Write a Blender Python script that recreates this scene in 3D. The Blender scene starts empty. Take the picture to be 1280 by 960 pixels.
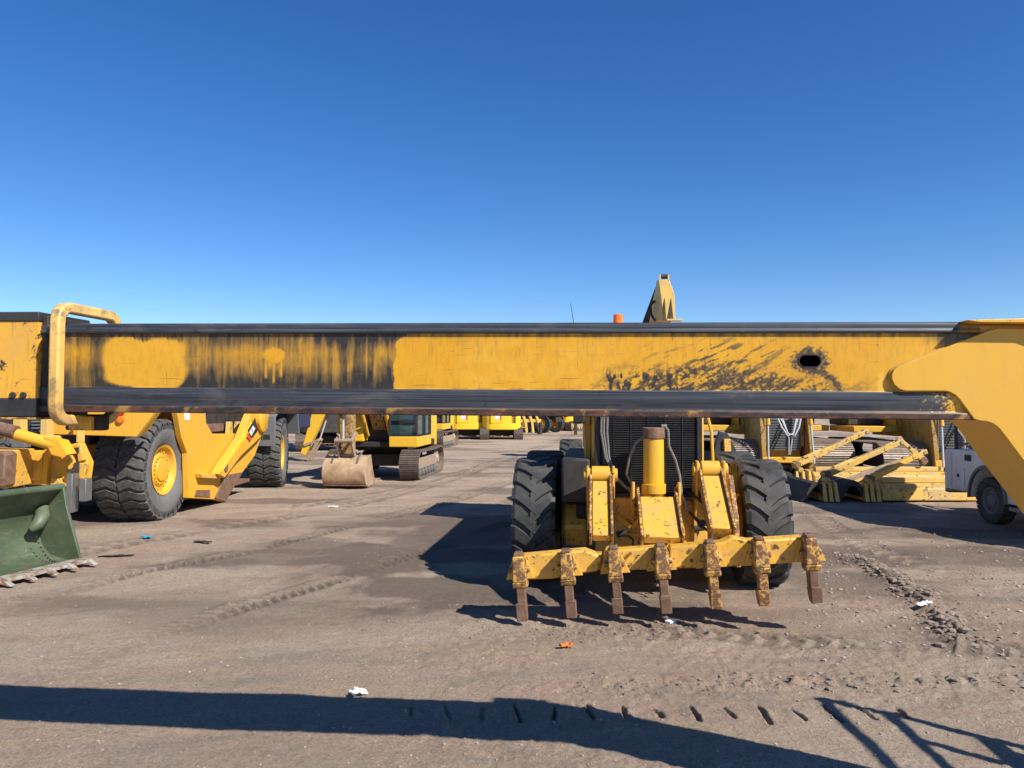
import bpy, bmesh, math, random
import numpy as np
from mathutils import Vector, Matrix
random.seed(7)
SC = bpy.context.scene
COL = SC.collection
F, HZ, H = 950.0, 508.0, 2.2          # focal length and horizon of the 1280 px photograph, eye height in metres
R = math.radians

def onY(px, py, d):                    # point seen at a pixel, at distance d
    return ((px-640)/F*d, d, H-(py-HZ)/F*d)
def gnd(px, py, z=0.0):
    d = (H-z)*F/(py-HZ)
    return ((px-640)/F*d, d)

# ------------------------------------------------------------------ noise (numpy)
def _hash(ix, iy, seed):
    h = (ix.astype(np.int64)*374761393 + iy.astype(np.int64)*668265263 + seed*974711) & 0xffffffff
    h = ((h ^ (h >> 13))*1274126177) & 0xffffffff
    h = h ^ (h >> 16)
    return (h & 0xffff)/65535.0
def vn(x, y, seed=0):
    ix = np.floor(x); iy = np.floor(y); fx = x-ix; fy = y-iy
    fx = fx*fx*(3-2*fx); fy = fy*fy*(3-2*fy)
    a = _hash(ix, iy, seed); b = _hash(ix+1, iy, seed); c = _hash(ix, iy+1, seed); d = _hash(ix+1, iy+1, seed)
    return (a*(1-fx)+b*fx)*(1-fy)+(c*(1-fx)+d*fx)*fy
def fbm(x, y, seed=0, o=4):
    s = 0; a = 1; t = 0
    for i in range(o):
        s = s+a*vn(x*2**i+17.3*i, y*2**i-9.1*i, seed+i); t += a; a *= .55
    return s/t
def sst(a, b, x):
    t = np.clip((x-a)/(b-a), 0, 1); return t*t*(3-2*t)

# ------------------------------------------------------------------ mesh building
class MB:
    def __init__(s): s.v = []; s.f = []
    def add(s, vs, fs, M=None):
        n = len(s.v)
        if M is not None: vs = [M @ Vector(v) for v in vs]
        s.v += [tuple(v) for v in vs]; s.f += [tuple(i+n for i in f) for f in fs]; return s
    def box(s, x0, x1, y0, y1, z0, z1, M=None):
        return s.add([(x, y, z) for x in (x0, x1) for y in (y0, y1) for z in (z0, z1)],
                     [(0, 1, 3, 2), (4, 6, 7, 5), (0, 4, 5, 1), (2, 3, 7, 6), (0, 2, 6, 4), (1, 5, 7, 3)], M)
    def prism(s, poly, a0, a1, axis='x', M=None):
        def mk(a, p):
            return (a, p[0], p[1]) if axis == 'x' else ((p[0], a, p[1]) if axis == 'y' else (p[0], p[1], a))
        n = len(poly)
        vs = [mk(a0, p) for p in poly]+[mk(a1, p) for p in poly]
        fs = [tuple(range(n)), tuple(range(2*n-1, n-1, -1))]+[(i, (i+1) % n, n+(i+1) % n, n+i) for i in range(n)]
        return s.add(vs, fs, M)
    def sweep(s, path, r, n=8, sq=False, M=None, ref=None, caps=True):
        P = [Vector(p) for p in path]; m = len(P); rings = []
        rs = r if isinstance(r, (list, tuple)) else [r]*m
        t0 = (P[1]-P[0]).normalized()
        a = Vector(ref) if ref else (Vector((0, 0, 1)) if abs(t0.z) < .9 else Vector((1, 0, 0)))
        for i in range(m):
            t = (P[min(i+1, m-1)]-P[max(i-1, 0)]).normalized()
            u = a-t*a.dot(t)
            if u.length < 1e-4: u = t.orthogonal()
            u.normalize(); a = u; w = t.cross(u)
            for k in range(n):
                th = 2*math.pi*k/n+(math.pi/n if sq else 0); c, si = math.cos(th), math.sin(th)
                if sq:
                    q = (abs(c)**5+abs(si)**5)**(-.2); c *= q; si *= q
                rings.append(P[i]+(u*c+w*si)*rs[i])
        fs = [(i*n+k, i*n+(k+1) % n, (i+1)*n+(k+1) % n, (i+1)*n+k) for i in range(m-1) for k in range(n)]
        if caps: fs += [tuple(range(n-1, -1, -1)), tuple((m-1)*n+k for k in range(n))]
        return s.add(rings, fs, M)
    def cyl(s, p0, p1, r0, r1=None, n=16, M=None):
        return s.sweep([p0, p1], [r0, r0 if r1 is None else r1], n, M=M)
    def rev(s, prof, c=(0, 0, 0), n=40, M=None):          # profile of (x, radius) round an axis along x
        m = len(prof)
        vs = [(c[0]+x, c[1]+r*math.cos(2*math.pi*k/n), c[2]+r*math.sin(2*math.pi*k/n)) for k in range(n) for x, r in prof]
        fs = [(k*m+i, k*m+i+1, ((k+1) % n)*m+i+1, ((k+1) % n)*m+i) for k in range(n) for i in range(m-1)]
        return s.add(vs, fs, M)
    def beam(s, p0, p1, w, h, M=None, up=(0, 0, 1)):      # rectangular bar: w across, h along 'up'
        p0 = Vector(p0); p1 = Vector(p1); t = (p1-p0).normalized(); u = Vector(up); u = (u-t*u.dot(t)).normalized(); q = t.cross(u)
        vs = [p+q*a*w/2+u*b*h/2 for p in (p0, p1) for a, b in ((-1, -1), (1, -1), (1, 1), (-1, 1))]
        return s.add(vs, [(0, 1, 2, 3), (7, 6, 5, 4), (0, 4, 5, 1), (1, 5, 6, 2), (2, 6, 7, 3), (3, 7, 4, 0)], M)
    def build(s, name, mat, parent=None, bevel=0, smooth=35, loc=None, rot=None):
        me = bpy.data.meshes.new(name); me.from_pydata(s.v, [], s.f)
        bm = bmesh.new(); bm.from_mesh(me)
        bmesh.ops.recalc_face_normals(bm, faces=bm.faces)
        ca = math.cos(R(smooth))
        for f in bm.faces: f.smooth = True
        for e in bm.edges:
            if len(e.link_faces) == 2 and e.link_faces[0].normal.dot(e.link_faces[1].normal) < ca: e.smooth = False
        bm.to_mesh(me); bm.free(); me.materials.append(mat)
        o = bpy.data.objects.new(name, me); COL.objects.link(o)
        if parent: o.parent = parent
        if loc: o.location = loc
        if rot: o.rotation_euler = rot
        if bevel:
            b = o.modifiers.new('edge', 'BEVEL'); b.width = bevel; b.segments = 2; b.limit_method = 'ANGLE'; b.angle_limit = R(38)
        return o

def tag(o, label=None, cat=None, group=None, kind=None):
    if label: o['label'] = label
    if cat: o['category'] = cat
    if group: o['group'] = group
    if kind: o['kind'] = kind
    return o
def thing(name, label, cat, loc=(0, 0, 0), rz=0, group=None):
    o = bpy.data.objects.new(name, None); COL.objects.link(o); o.empty_display_size = .3
    o.location = loc; o.rotation_euler = (0, 0, R(rz)); return tag(o, label, cat, group)
def kids(o): return [c for c in COL.objects if c.parent == o]
def copy_tree(o, parent=None):
    c = o.copy(); COL.objects.link(c); c.parent = parent
    for ch in kids(o): copy_tree(ch, c)
    return c
def text_mesh(s, size, ext, mat, parent, M):
    cu = bpy.data.curves.new('txt', 'FONT'); cu.body = s; cu.size = size; cu.extrude = ext; cu.align_x = 'CENTER'; cu.align_y = 'CENTER'
    t = bpy.data.objects.new('txt', cu); COL.objects.link(t)
    me = bpy.data.meshes.new_from_object(t.evaluated_get(bpy.context.evaluated_depsgraph_get()))
    bpy.data.objects.remove(t)
    me.transform(M); me.materials.clear(); me.materials.append(mat)
    o = bpy.data.objects.new('lettering', me); COL.objects.link(o); o.parent = parent; return o

# ------------------------------------------------------------------ materials
class NT:
    def __init__(s, name):
        s.m = bpy.data.materials.new(name); s.m.use_nodes = True; s.t = s.m.node_tree; s.b = s.t.nodes['Principled BSDF']
        s.tc = s.t.nodes.new('ShaderNodeTexCoord')
    def n(s, typ, **kw):
        x = s.t.nodes.new(typ)
        for k, v in kw.items(): setattr(x, k, v)
        return x
    def l(s, a, b): s.t.links.new(a, b)
    def mapping(s, sc=(1, 1, 1), rot=(0, 0, 0)):
        m = s.n('ShaderNodeMapping'); m.inputs['Scale'].default_value = sc; m.inputs['Rotation'].default_value = rot
        s.l(s.tc.outputs['Object'], m.inputs['Vector']); return m.outputs[0]
    def noise(s, scale, detail=6, rough=.6, vec=None, sc=None, dist=0):
        x = s.n('ShaderNodeTexNoise'); x.inputs['Scale'].default_value = scale; x.inputs['Detail'].default_value = detail
        x.inputs['Roughness'].default_value = rough; x.inputs['Distortion'].default_value = dist
        s.l(vec if vec is not None else (s.mapping(sc) if sc else s.tc.outputs['Object']), x.inputs['Vector']); return x.outputs['Fac']
    def ramp(s, fac, a, b, va=0., vb=1.):
        x = s.n('ShaderNodeMapRange'); x.inputs['From Min'].default_value = a; x.inputs['From Max'].default_value = b
        x.inputs['To Min'].default_value = va; x.inputs['To Max'].default_value = vb; s.l(fac, x.inputs['Value']); return x.outputs[0]
    def mix(s, fac, a, b, mode='MIX'):
        x = s.n('ShaderNodeMix', data_type='RGBA', blend_type=mode)
        for sock, v in ((x.inputs[0], fac), (x.inputs[6], a), (x.inputs[7], b)):
            if isinstance(v, (int, float)): sock.default_value = v
            elif isinstance(v, tuple): sock.default_value = (*v, 1)
            else: s.l(v, sock)
        return x.outputs[2]
    def math(s, op, a, b=None):
        x = s.n('ShaderNodeMath', operation=op)
        for i, v in enumerate((a, b)):
            if v is None: continue
            if isinstance(v, (int, float)): x.inputs[i].default_value = v
            else: s.l(v, x.inputs[i])
        return x.outputs[0]
    def attr(s, name):
        x = s.n('ShaderNodeAttribute', attribute_name=name); return x
    def bump(s, h, dist, strength=1.):
        x = s.n('ShaderNodeBump'); x.inputs['Distance'].default_value = dist; x.inputs['Strength'].default_value = strength
        s.l(h, x.inputs['Height']); s.l(x.outputs[0], s.b.inputs['Normal']); return x
    def set(s, base=None, rough=None, metal=None, spec=None):
        for k, v in (('Base Color', base), ('Roughness', rough), ('Metallic', metal), ('Specular IOR Level', spec)):
            if v is None: continue
            if isinstance(v, (int, float)): s.b.inputs[k].default_value = v
            elif isinstance(v, tuple): s.b.inputs[k].default_value = (*v, 1)
            else: s.l(v, s.b.inputs[k])
        return s.m

def paint(name, base, dust=(.30, .23, .16), dustamt=.5, rust=0.0, rough=.42, sc=1., dark=.25, spec=.4, rustcol=(.10, .045, .025)):
    t = NT(name)
    n1 = t.noise(1.7*sc, 7, .65); n2 = t.noise(9*sc, 6, .7); n3 = t.noise(5*sc, 8, .75, dist=.6)
    st = t.noise(6*sc, 5, .6, sc=(3, 3, .35))
    c = t.mix(t.ramp(n1, .35, .75, 0, dustamt), base, dust)
    c = t.mix(t.ramp(st, .55, .8, 0, dark), c, (.07, .05, .03))
    c = t.mix(t.ramp(n2, .6, .78, 0, dark), c, tuple(b*.55 for b in base))
    if rust > 0: c = t.mix(t.ramp(n3, .72-rust*.42, .76-rust*.40), c, rustcol)
    t.bump(t.noise(40*sc, 4, .6), .0012, .4)
    return t.set(c, t.ramp(n1, .3, .7, rough-.08, rough+.22), spec=spec)
def plain(name, base, rough=.6, metal=0., var=.35, sc=6., spec=.4, bump=.003, dust=None, dustamt=.4):
    t = NT(name); n = t.noise(sc, 6, .65)
    c = t.mix(t.ramp(n, .3, .7, 0, var), base, tuple(b*.45 for b in base))
    if dust: c = t.mix(t.ramp(t.noise(sc*.6, 7, .7, dist=.5), .42, .68, 0, dustamt), c, dust)
    if bump: t.bump(t.noise(sc*8, 4, .6), bump, .6)
    return t.set(c, rough, metal, spec)

YEL = (.72, .375, .018)
M = {}
M['yellow'] = paint('machine_yellow', YEL, dustamt=.3, rust=.12)
M['yellow_worn'] = paint('worn_yellow', (.72, .39, .036), dustamt=.5, rust=.37, dark=.35, sc=2.6)
M['yellow_rusty'] = paint('rusty_yellow', (.66, .36, .06), dustamt=.6, rust=.64, dark=.5, sc=3.4, rustcol=(.17, .085, .045))
M['yellow_clean'] = paint('clean_yellow', (.66, .36, .038), dustamt=.18, rust=.0, dark=.10, rough=.38)
M['yellow_pale'] = paint('sunbleached_yellow', (.68, .44, .10), dustamt=.5, rust=.25, dark=.25)
M['yellow_bright'] = paint('bright_yellow', (.86, .52, .02), dustamt=.1, rust=.0, dark=.1, rough=.4)
M['rust'] = plain('rusty_steel', (.17, .085, .05), .75, 0, .6, 14, dust=(.33, .24, .17), dustamt=.5)
M['steel'] = plain('bare_steel', (.30, .29, .27), .42, .7, .4, 8)
M['ochre'] = paint('shaded_ochre', (.40, .23, .035), dustamt=.6, rust=.4, dark=.5, sc=1.5)  # dozer yellow darkened in place of the shade from fender and cab
M['chrome'] = plain('chrome_rod', (.60, .60, .61), .35, .4, .1, 3, bump=0)
M['black'] = plain('black_paint', (.022, .022, .024), .5, 0, .3, 5, dust=(.10, .085, .07), dustamt=.35)
M['dark'] = plain('dark_grime_shade', (.030, .027, .025), .7, 0, .4, 5, dust=(.09, .07, .055), dustamt=.5)  # grime on most parts, painted shade on the dark excavator
M['rubber'] = plain('tyre_rubber', (.028, .029, .030), .68, 0, .3, 5, dust=(.14, .13, .11), dustamt=.42)
M['rubber_worn'] = plain('grey_tyre_rubber', (.13, .128, .122), .8, 0, .35, 3, dust=(.24, .21, .17), dustamt=.7)
M['track'] = plain('track_steel', (.16, .125, .10), .6, .2, .5, 12, dust=(.30, .23, .18), dustamt=.6)
M['pads'] = plain('worn_track_pads', (.34, .27, .21), .5, .2, .5, 10, dust=(.12, .085, .06), dustamt=.7)
M['mud'] = plain('dry_mud_steel', (.38, .28, .19), .85, 0, .45, 9, dust=(.20, .15, .11), dustamt=.6, bump=.01)
M['clay_bucket'] = plain('clay_coated_bucket', (.50, .35, .21), .8, 0, .45, 4, dust=(.20, .11, .06), dustamt=.85, bump=.006)
M['white'] = paint('off_white_paint', (.80, .77, .70), dustamt=.4, dark=.15)
M['white_tag'] = plain('white_plastic', (.75, .75, .73), .5, 0, .1)
M['grey'] = plain('grey_plastic', (.13, .14, .15), .55, 0, .25, 4, dust=(.22, .20, .18), dustamt=.4)
M['navy'] = plain('dark_navy', (.012, .025, .075), .45, 0, .3, 4)
M['red_lens'] = plain('red_lens', (.45, .02, .015), .2, 0, .1, 5, bump=0)
M['orange_lens'] = plain('orange_lens', (.85, .17, .01), .25, 0, .15, 5, bump=0)
M['red'] = plain('red_decal', (.65, .07, .03), .5, 0, .1)
M['hose'] = plain('hydraulic_hose', (.03, .03, .032), .5, 0, .2, 8)
M['hose_wrap'] = plain('hose_spiral_wrap', (.20, .19, .175), .5, 0, .8, 40)
M['cable'] = plain('grey_hose', (.48, .49, .48), .4, 0, .2, 8)
M['blue_litter'] = plain('blue_plastic', (.03, .30, .45), .4, 0, .1)
M['orange_litter'] = plain('orange_plastic', (.75, .17, .02), .5, 0, .2)
M['stone'] = plain('pebble_stone', (.32, .25, .20), .85, 0, .6, 3, dust=(.50, .42, .34), dustamt=.6)
M['clod'] = plain('earth_clod', (.235, .18, .14), .95, 0, .5, 9, dust=(.33, .26, .20), dustamt=.5)
def big_tyre():
    t = NT('dusty_earthmover_tyre'); sp = t.n('ShaderNodeSeparateXYZ'); t.l(t.tc.outputs['Object'], sp.inputs[0])
    rad = t.math('SQRT', t.math('ADD', t.math('MULTIPLY', sp.outputs[1], sp.outputs[1]), t.math('MULTIPLY', sp.outputs[2], sp.outputs[2])))
    n = t.noise(3, 6, .65); n2 = t.noise(12, 6, .7)
    side = t.mix(t.ramp(n, .3, .7), (.15, .145, .135), (.095, .092, .088))
    side = t.mix(t.ramp(n2, .5, .7, 0, .5), side, (.27, .235, .19))
    tread = t.mix(t.ramp(n2, .4, .65), (.040, .042, .044), (.10, .095, .085))
    c = t.mix(t.ramp(rad, .925, .965), side, tread)
    t.bump(t.noise(30, 4, .6), .004, .6)
    return t.set(c, .75, 0, .4)
M['rubber_worn'] = big_tyre()
def glass():
    t = NT('tinted_glass'); t.b.inputs['Metallic'].default_value = 0
    return t.set((.02, .055, .055), .06, 0, .9)
M['glass'] = glass()
def green():
    t = NT('olive_green_bucket')
    n1 = t.noise(1.3, 6, .6); sc = t.noise(3.2, 8, .75, sc=(1, 1, 2.2), dist=1.6); s2 = t.noise(30, 3, .7, sc=(.25, .25, 1.4), dist=.8)
    c = t.mix(t.ramp(n1, .3, .7), (.045, .068, .036), (.085, .115, .065))
    c = t.mix(t.ramp(s2, .60, .72, 0, .45), c, (.28, .31, .24))
    c = t.mix(t.ramp(t.noise(4, 6, .7, dist=.4), .5, .7, 0, .45), c, (.19, .16, .11))
    c = t.mix(t.ramp(sc, .64, .72, 0, .7), c, (.40, .38, .30))
    c = t.mix(t.ramp(t.noise(2.1, 8, .75, dist=.6), .68, .74, 0, .7), c, (.16, .07, .04))
    t.bump(t.noise(6, 4, .6), .012, .6)
    return t.set(c, t.ramp(n1, .3, .7, .32, .55), spec=.5)
M['green'] = green()
def cutedge():
    t = NT('scraped_cutting_edge')
    c = t.mix(t.ramp(t.noise(7, 6, .7), .45, .6), (.46, .44, .39), (.28, .13, .07))
    return t.set(c, .5, .3)
M['edge'] = cutedge()

def beam_material():
    t = NT('greasy_boom_paint')
    g = t.attr('grime').outputs['Fac']; b = t.attr('band').outputs['Fac']; ru = t.attr('flange').outputs['Fac']; fr = t.attr('fresh').outputs['Fac']
    fine = t.noise(55, 5, .7, sc=(1, 1, .35)); big = t.noise(2.3, 5, .6)
    yel = t.mix(t.ramp(big, .3, .7), (.66, .33, .014), (.58, .28, .009))
    yel = t.mix(fr, yel, (.70, .39, .045))
    g2 = t.math('ADD', g, t.ramp(fine, .35, .65, -.10, .10)); gg = t.ramp(g2, .0, 1.)
    old = t.mix(t.ramp(gg, 0, .55), yel, (.24, .135, .03))
    c = t.mix(t.ramp(gg, .50, .98), old, (.026, .023, .020))
    lines = t.noise(3, 4, .6, sc=(.4, 1, 60))
    scr = t.ramp(t.noise(9, 3, .5, sc=(.5, 1, 14), dist=.6), .66, .69, 0, .55); scr2 = t.ramp(t.noise(16, 2, .5, sc=(9, 1, .6), dist=.8), .70, .73, 0, .6)
    c = t.mix(scr, c, (.16, .095, .035)); c = t.mix(scr2, c, (.05, .04, .03)); c = t.mix(t.ramp(t.noise(60, 3, .6), .70, .73, 0, .7), c, (.09, .055, .03))
    steel = t.mix(t.ramp(lines, .38, .60), (.014, .016, .022), (.055, .062, .078))
    steel = t.mix(t.ramp(t.noise(4, 7, .75, sc=(.5, 1, 1.5), dist=.8), .54, .68, 0, .7), steel, (.10, .095, .085))
    steel = t.mix(t.ramp(t.noise(20, 6, .8, sc=(.6, 1, 1.5)), .58, .64, 0, .6), steel, (.008, .008, .009))
    c = t.mix(b, c, steel)
    rn = t.noise(14, 7, .75, sc=(.6, 1, 2)); rn2 = t.noise(5, 6, .7, dist=.4)
    rust = t.mix(t.ramp(rn, .42, .58), (.022, .018, .017), (.105, .045, .025))
    rust = t.mix(t.ramp(rn2, .58, .64, 0, .8), rust, (.33, .19, .05))
    c = t.mix(ru, c, rust)
    t.bump(t.noise(18, 5, .6, sc=(.6, 1, 1)), .0015, .4)
    r = t.math('MULTIPLY_ADD', b, t.ramp(t.noise(5, 5, .7, sc=(.4, 1, 5)), .35, .65, -.10, .22)); r.node.inputs[2].default_value = .42
    return t.set(c, r, spec=.45)
M['beam'] = beam_material()
M['beam_weld'] = paint('painted_weld', (.50, .28, .05), dustamt=.5, rust=.3, dark=.5, sc=3)
def worn_hoop():
    t = NT('scraped_yellow_tube'); n = t.noise(7, 8, .75, dist=.5); n2 = t.noise(3, 5, .6)
    c = t.mix(t.ramp(n2, .3, .7), (.72, .45, .13), (.60, .33, .07))
    c = t.mix(t.ramp(n, .50, .62, 0, .8), c, (.13, .105, .085))
    c = t.mix(t.ramp(t.noise(2.2, 6, .7, dist=.6), .52, .62, 0, .55), c, (.30, .21, .13))
    c = t.mix(t.ramp(t.noise(4, 8, .8, dist=.3), .60, .68, 0, .9), c, (.26, .22, .20))
    return t.set(c, .45)
M['hoop'] = worn_hoop()

# ------------------------------------------------------------------ the ground
def seg_dist(x, y, pts):
    best = np.full(x.shape, 1e9); along = np.zeros(x.shape); acc = 0; side = np.zeros(x.shape)
    for (x0, y0), (x1, y1) in zip(pts[:-1], pts[1:]):
        dx, dy = x1-x0, y1-y0; L = math.hypot(dx, dy)
        t = np.clip(((x-x0)*dx+(y-y0)*dy)/L/L, 0, 1)
        d = np.hypot(x-x0-t*dx, y-y0-t*dy); m = d < best
        best = np.where(m, d, best); along = np.where(m, acc+t*L, along)
        side = np.where(m, ((x-x0)*dy-(y-y0)*dx)/L, side); acc += L
    return best, along, side
def G(*pp): return [gnd(a, b) for a, b in pp]
TRACKS = [  # photo-derived centre lines on the ground, half width, depth, lug pitch
    (G((-60, 770), (40, 745), (160, 715), (300, 690), (420, 662), (560, 628), (650, 600)), .20, .028, .15),
    (G((60, 840), (180, 795), (330, 748), (420, 722), (520, 690), (640, 655)), .20, .024, .15),
    (G((-80, 700), (100, 690), (260, 660), (400, 640), (520, 612), (620, 580)), .26, .022, .3),
    (G((240, 640), (380, 632), (480, 612), (580, 590), (640, 572)), .24, .02, .3),
    (G((1290, 745), (1180, 715), (1090, 690), (1040, 660), (1010, 640)), .24, .022, .3),
    (G((560, 800), (700, 790), (860, 788), (1000, 800), (1300, 812)), .17, .012, .22),
    (G((560, 600), (640, 570), (700, 552), (715, 540)), .3, .02, .32),
]
BERM = G((1050, 694), (1085, 708), (1120, 730), (1150, 750), (1178, 778), (1196, 806))
SLITS = [(x, 886+(x-650)*.004) for x in (515, 560, 603, 647, 692, 735, 778, 820, 865, 908, 951, 993, 1036, 1078, 1120)]
def ground_fields(x, y):
    d0 = np.hypot(x, y); near = 1/(1+(d0/28)**2)
    h = (fbm(x*.22, y*.22, 3, 3)-.5)*.10*sst(4, 14, d0)
    h += (fbm(x*1.3, y*1.3, 11, 4)-.5)*.055
    rough_zone = sst(.5, .68, fbm(x*.45+3, y*.6, 21, 4))
    clods = np.abs(fbm(x*7, y*7, 31, 4)-.5)*2
    h += (clods-.3)*.026*(.3+rough_zone)
    h += (fbm(x*28, y*28, 41, 3)-.5)*.010
    sk = x*.35-y*.0
    dark = sst(.47, .62, fbm(x*.30+y*.1+9, y*.62+4, 51, 5))*.8*sst(6.5, 9.5, y)
    light = sst(.49, .58, fbm(x*.45-5, y*1.3-x*.35, 61, 6))
    for pts, w, dep, pitch in TRACKS:
        b, al, sd = seg_dist(x, y, pts)
        ww = w*(1+.25*(vn(al*1.3, al*0, 5)-.5))
        ins = 1-sst(ww*.75, ww*1.1, b)
        fade = .25+.75*sst(.35, .6, vn(al*.7, al*0+3, 77))
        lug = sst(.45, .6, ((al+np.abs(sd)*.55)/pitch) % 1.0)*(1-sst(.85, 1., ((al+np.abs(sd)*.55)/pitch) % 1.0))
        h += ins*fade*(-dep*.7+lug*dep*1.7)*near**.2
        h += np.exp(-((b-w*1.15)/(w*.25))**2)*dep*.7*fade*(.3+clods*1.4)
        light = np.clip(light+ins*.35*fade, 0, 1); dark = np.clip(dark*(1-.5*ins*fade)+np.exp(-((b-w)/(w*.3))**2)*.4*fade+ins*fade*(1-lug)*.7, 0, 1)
    b, al, sd = seg_dist(x, y, BERM)
    h += np.exp(-(b/.15)**2)*(.035+clods*.12)*sst(-.1, .6, al); dark = np.clip(dark+np.exp(-(b/.35)**2)*.35, 0, 1)
    for k, (sx, sy) in enumerate(SLITS):                      # marks pressed in by a crawler track
        cx, cy = gnd(sx, sy); lean = .03*(k-7)/7
        uu = x-cx-(y-cy)*(-.10+lean); wob = (vn(y*9+k*7, y*0, 55)-.5)*.014; ln_ = (.09, .15, .11, .17, .12, .14, .10)[k % 7]*(1+.15*(vn(x*30, y*30, 57)-.5)); uu = uu+(.0, .12, -.10, .05, -.14, .08)[k % 6]*(y-cy); a = np.abs(uu+wob)/((.012, .009, .014, .010)[k % 4]*(1-.45*np.clip((y-cy)/ln_, -1, 1))); l = np.abs(y-cy)/ln_
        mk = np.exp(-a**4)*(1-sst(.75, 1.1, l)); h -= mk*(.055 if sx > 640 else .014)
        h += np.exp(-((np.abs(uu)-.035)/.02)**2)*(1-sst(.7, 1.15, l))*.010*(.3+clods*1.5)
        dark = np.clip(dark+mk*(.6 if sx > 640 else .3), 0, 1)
    bx, by = gnd(900, 852); zz = np.exp(-((y-by-.03*(x-1))/.13)**2)*sst(-.3, 1.4, x)
    h += zz*(clods*.05-.006)
    bx, by = gnd(700, 786); zz = np.exp(-((y-by)/.35)**2)*np.exp(-((x-.6)/1.5)**2)
    h += zz*clods*.035
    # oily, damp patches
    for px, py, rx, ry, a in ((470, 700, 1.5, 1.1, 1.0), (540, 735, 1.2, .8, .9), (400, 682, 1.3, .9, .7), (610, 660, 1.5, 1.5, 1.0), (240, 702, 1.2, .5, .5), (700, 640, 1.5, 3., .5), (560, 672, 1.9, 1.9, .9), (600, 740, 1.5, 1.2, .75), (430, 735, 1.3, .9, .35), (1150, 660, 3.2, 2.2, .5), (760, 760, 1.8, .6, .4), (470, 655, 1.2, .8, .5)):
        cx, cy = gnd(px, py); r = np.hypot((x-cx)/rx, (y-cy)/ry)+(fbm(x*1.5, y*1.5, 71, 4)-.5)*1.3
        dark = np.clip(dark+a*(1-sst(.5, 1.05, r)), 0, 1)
    hsc = 1-.75*sst(20, 60, d0)
    return h*hsc, np.clip(dark, 0, 1), np.clip(light, 0, 1)
def gz(x, y):
    a = np.array([float(x)]), np.array([float(y)]); return float(ground_fields(*a)[0][0])

def build_ground():
    core = np.linspace(-1, 1, 780)
    sx = np.concatenate([[-400, -60, -12, -4, -2, -1.3], core, [1.3, 2, 4, 12, 60, 400]])
    ys = np.concatenate([[-300, -60, -12, 0, 2.2], 3.2*(90/3.2)**np.linspace(0, 1, 960), [110, 140, 200, 350, 700, 1500, 3000]])
    w = np.clip(.70*np.abs(ys)+.45, 2.4, 90)
    X = sx[None, :]*w[:, None]; Y = np.repeat(ys[:, None], len(sx), 1)
    X = np.clip(X, -3000, 3000)
    h, dk, lt = ground_fields(X.ravel(), Y.ravel())
    far = np.hypot(X, Y).ravel() > 120; h = np.where(far, 0, h)
    nr, nc = X.shape
    co = np.stack([X.ravel(), Y.ravel(), h], 1).astype(np.float32)
    i = np.arange(nr-1)[:, None]*nc+np.arange(nc-1)[None, :]
    q = np.stack([i, i+1, i+nc+1, i+nc], -1).reshape(-1, 4).astype(np.int32)
    me = bpy.data.meshes.new('ground'); me.vertices.add(len(co)); me.vertices.foreach_set('co', co.ravel())
    me.loops.add(q.size); me.loops.foreach_set('vertex_index', q.ravel())
    me.polygons.add(len(q)); me.polygons.foreach_set('loop_start', np.arange(len(q), dtype=np.int32)*4)
    me.polygons.foreach_set('use_smooth', np.ones(len(q), dtype=bool))
    me.update(calc_edges=True)
    for nme, arr in (('dark_earth', dk), ('dry', lt)):  # dark earth: patches, berm, lug gaps and slit grooves
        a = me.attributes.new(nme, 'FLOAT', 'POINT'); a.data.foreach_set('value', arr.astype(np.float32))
    t = NT('packed_dirt')
    dk = t.attr('dark_earth').outputs['Fac']; lt = t.attr('dry').outputs['Fac']
    n1 = t.noise(.6, 8, .65); n2 = t.noise(5, 8, .7); n3 = t.noise(38, 6, .75); st = t.noise(.9, 6, .6, sc=(.35, 2.2, 1), dist=.4)
    c = t.mix(t.ramp(n1, .35, .65), (.430, .300, .218), (.520, .380, .272))
    c = t.mix(t.ramp(st, .45, .65, 0, .55), c, (.47, .360, .265))
    hb = t.noise(1.4, 6, .6, sc=(.5, 1.6, 1), dist=.7); c = t.mix(t.ramp(hb, .50, .62, 0, .6), c, (.50, .385, .245)); c = t.mix(t.ramp(t.noise(1.1, 7, .6, sc=(.6, 1.8, 1), dist=.5), .50, .64, 0, .6), c, (.33, .275, .21))
    c = t.mix(t.math('MULTIPLY', lt, .65), c, (.55, .435, .320))
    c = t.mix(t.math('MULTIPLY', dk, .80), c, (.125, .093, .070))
    c = t.mix(t.ramp(n2, .5, .72, 0, .35), c, (.17, .13, .105))
    c = t.mix(t.ramp(n3, .48, .60, 0, .5), c, (.17, .128, .098))
    c = t.mix(t.ramp(t.noise(140, 4, .7), .50, .62, 0, .5), c, (.15, .115, .09)); c = t.mix(t.ramp(t.noise(95, 3, .7), .60, .70, 0, .4), c, (.52, .43, .33))
    vo = t.n('ShaderNodeTexVoronoi'); vo.inputs['Scale'].default_value = 26; t.l(t.tc.outputs['Object'], vo.inputs['Vector'])
    c = t.mix(t.math('MULTIPLY', t.ramp(vo.outputs['Distance'], .10, .16, 1, 0), t.ramp(n2, .55, .65, 0, .5)), c, (.50, .43, .34))
    hh = t.math('ADD', t.math('MULTIPLY', n3, .6), t.noise(120, 4, .7)); hh = t.math('ADD', hh, t.math('MULTIPLY', n2, 1.2))
    t.bump(hh, .026, 1.)
    me.materials.append(t.set(c, .93, 0, .25))
    o = bpy.data.objects.new('ground', me); COL.objects.link(o); tag(o, kind='structure')
build_ground()

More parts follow.
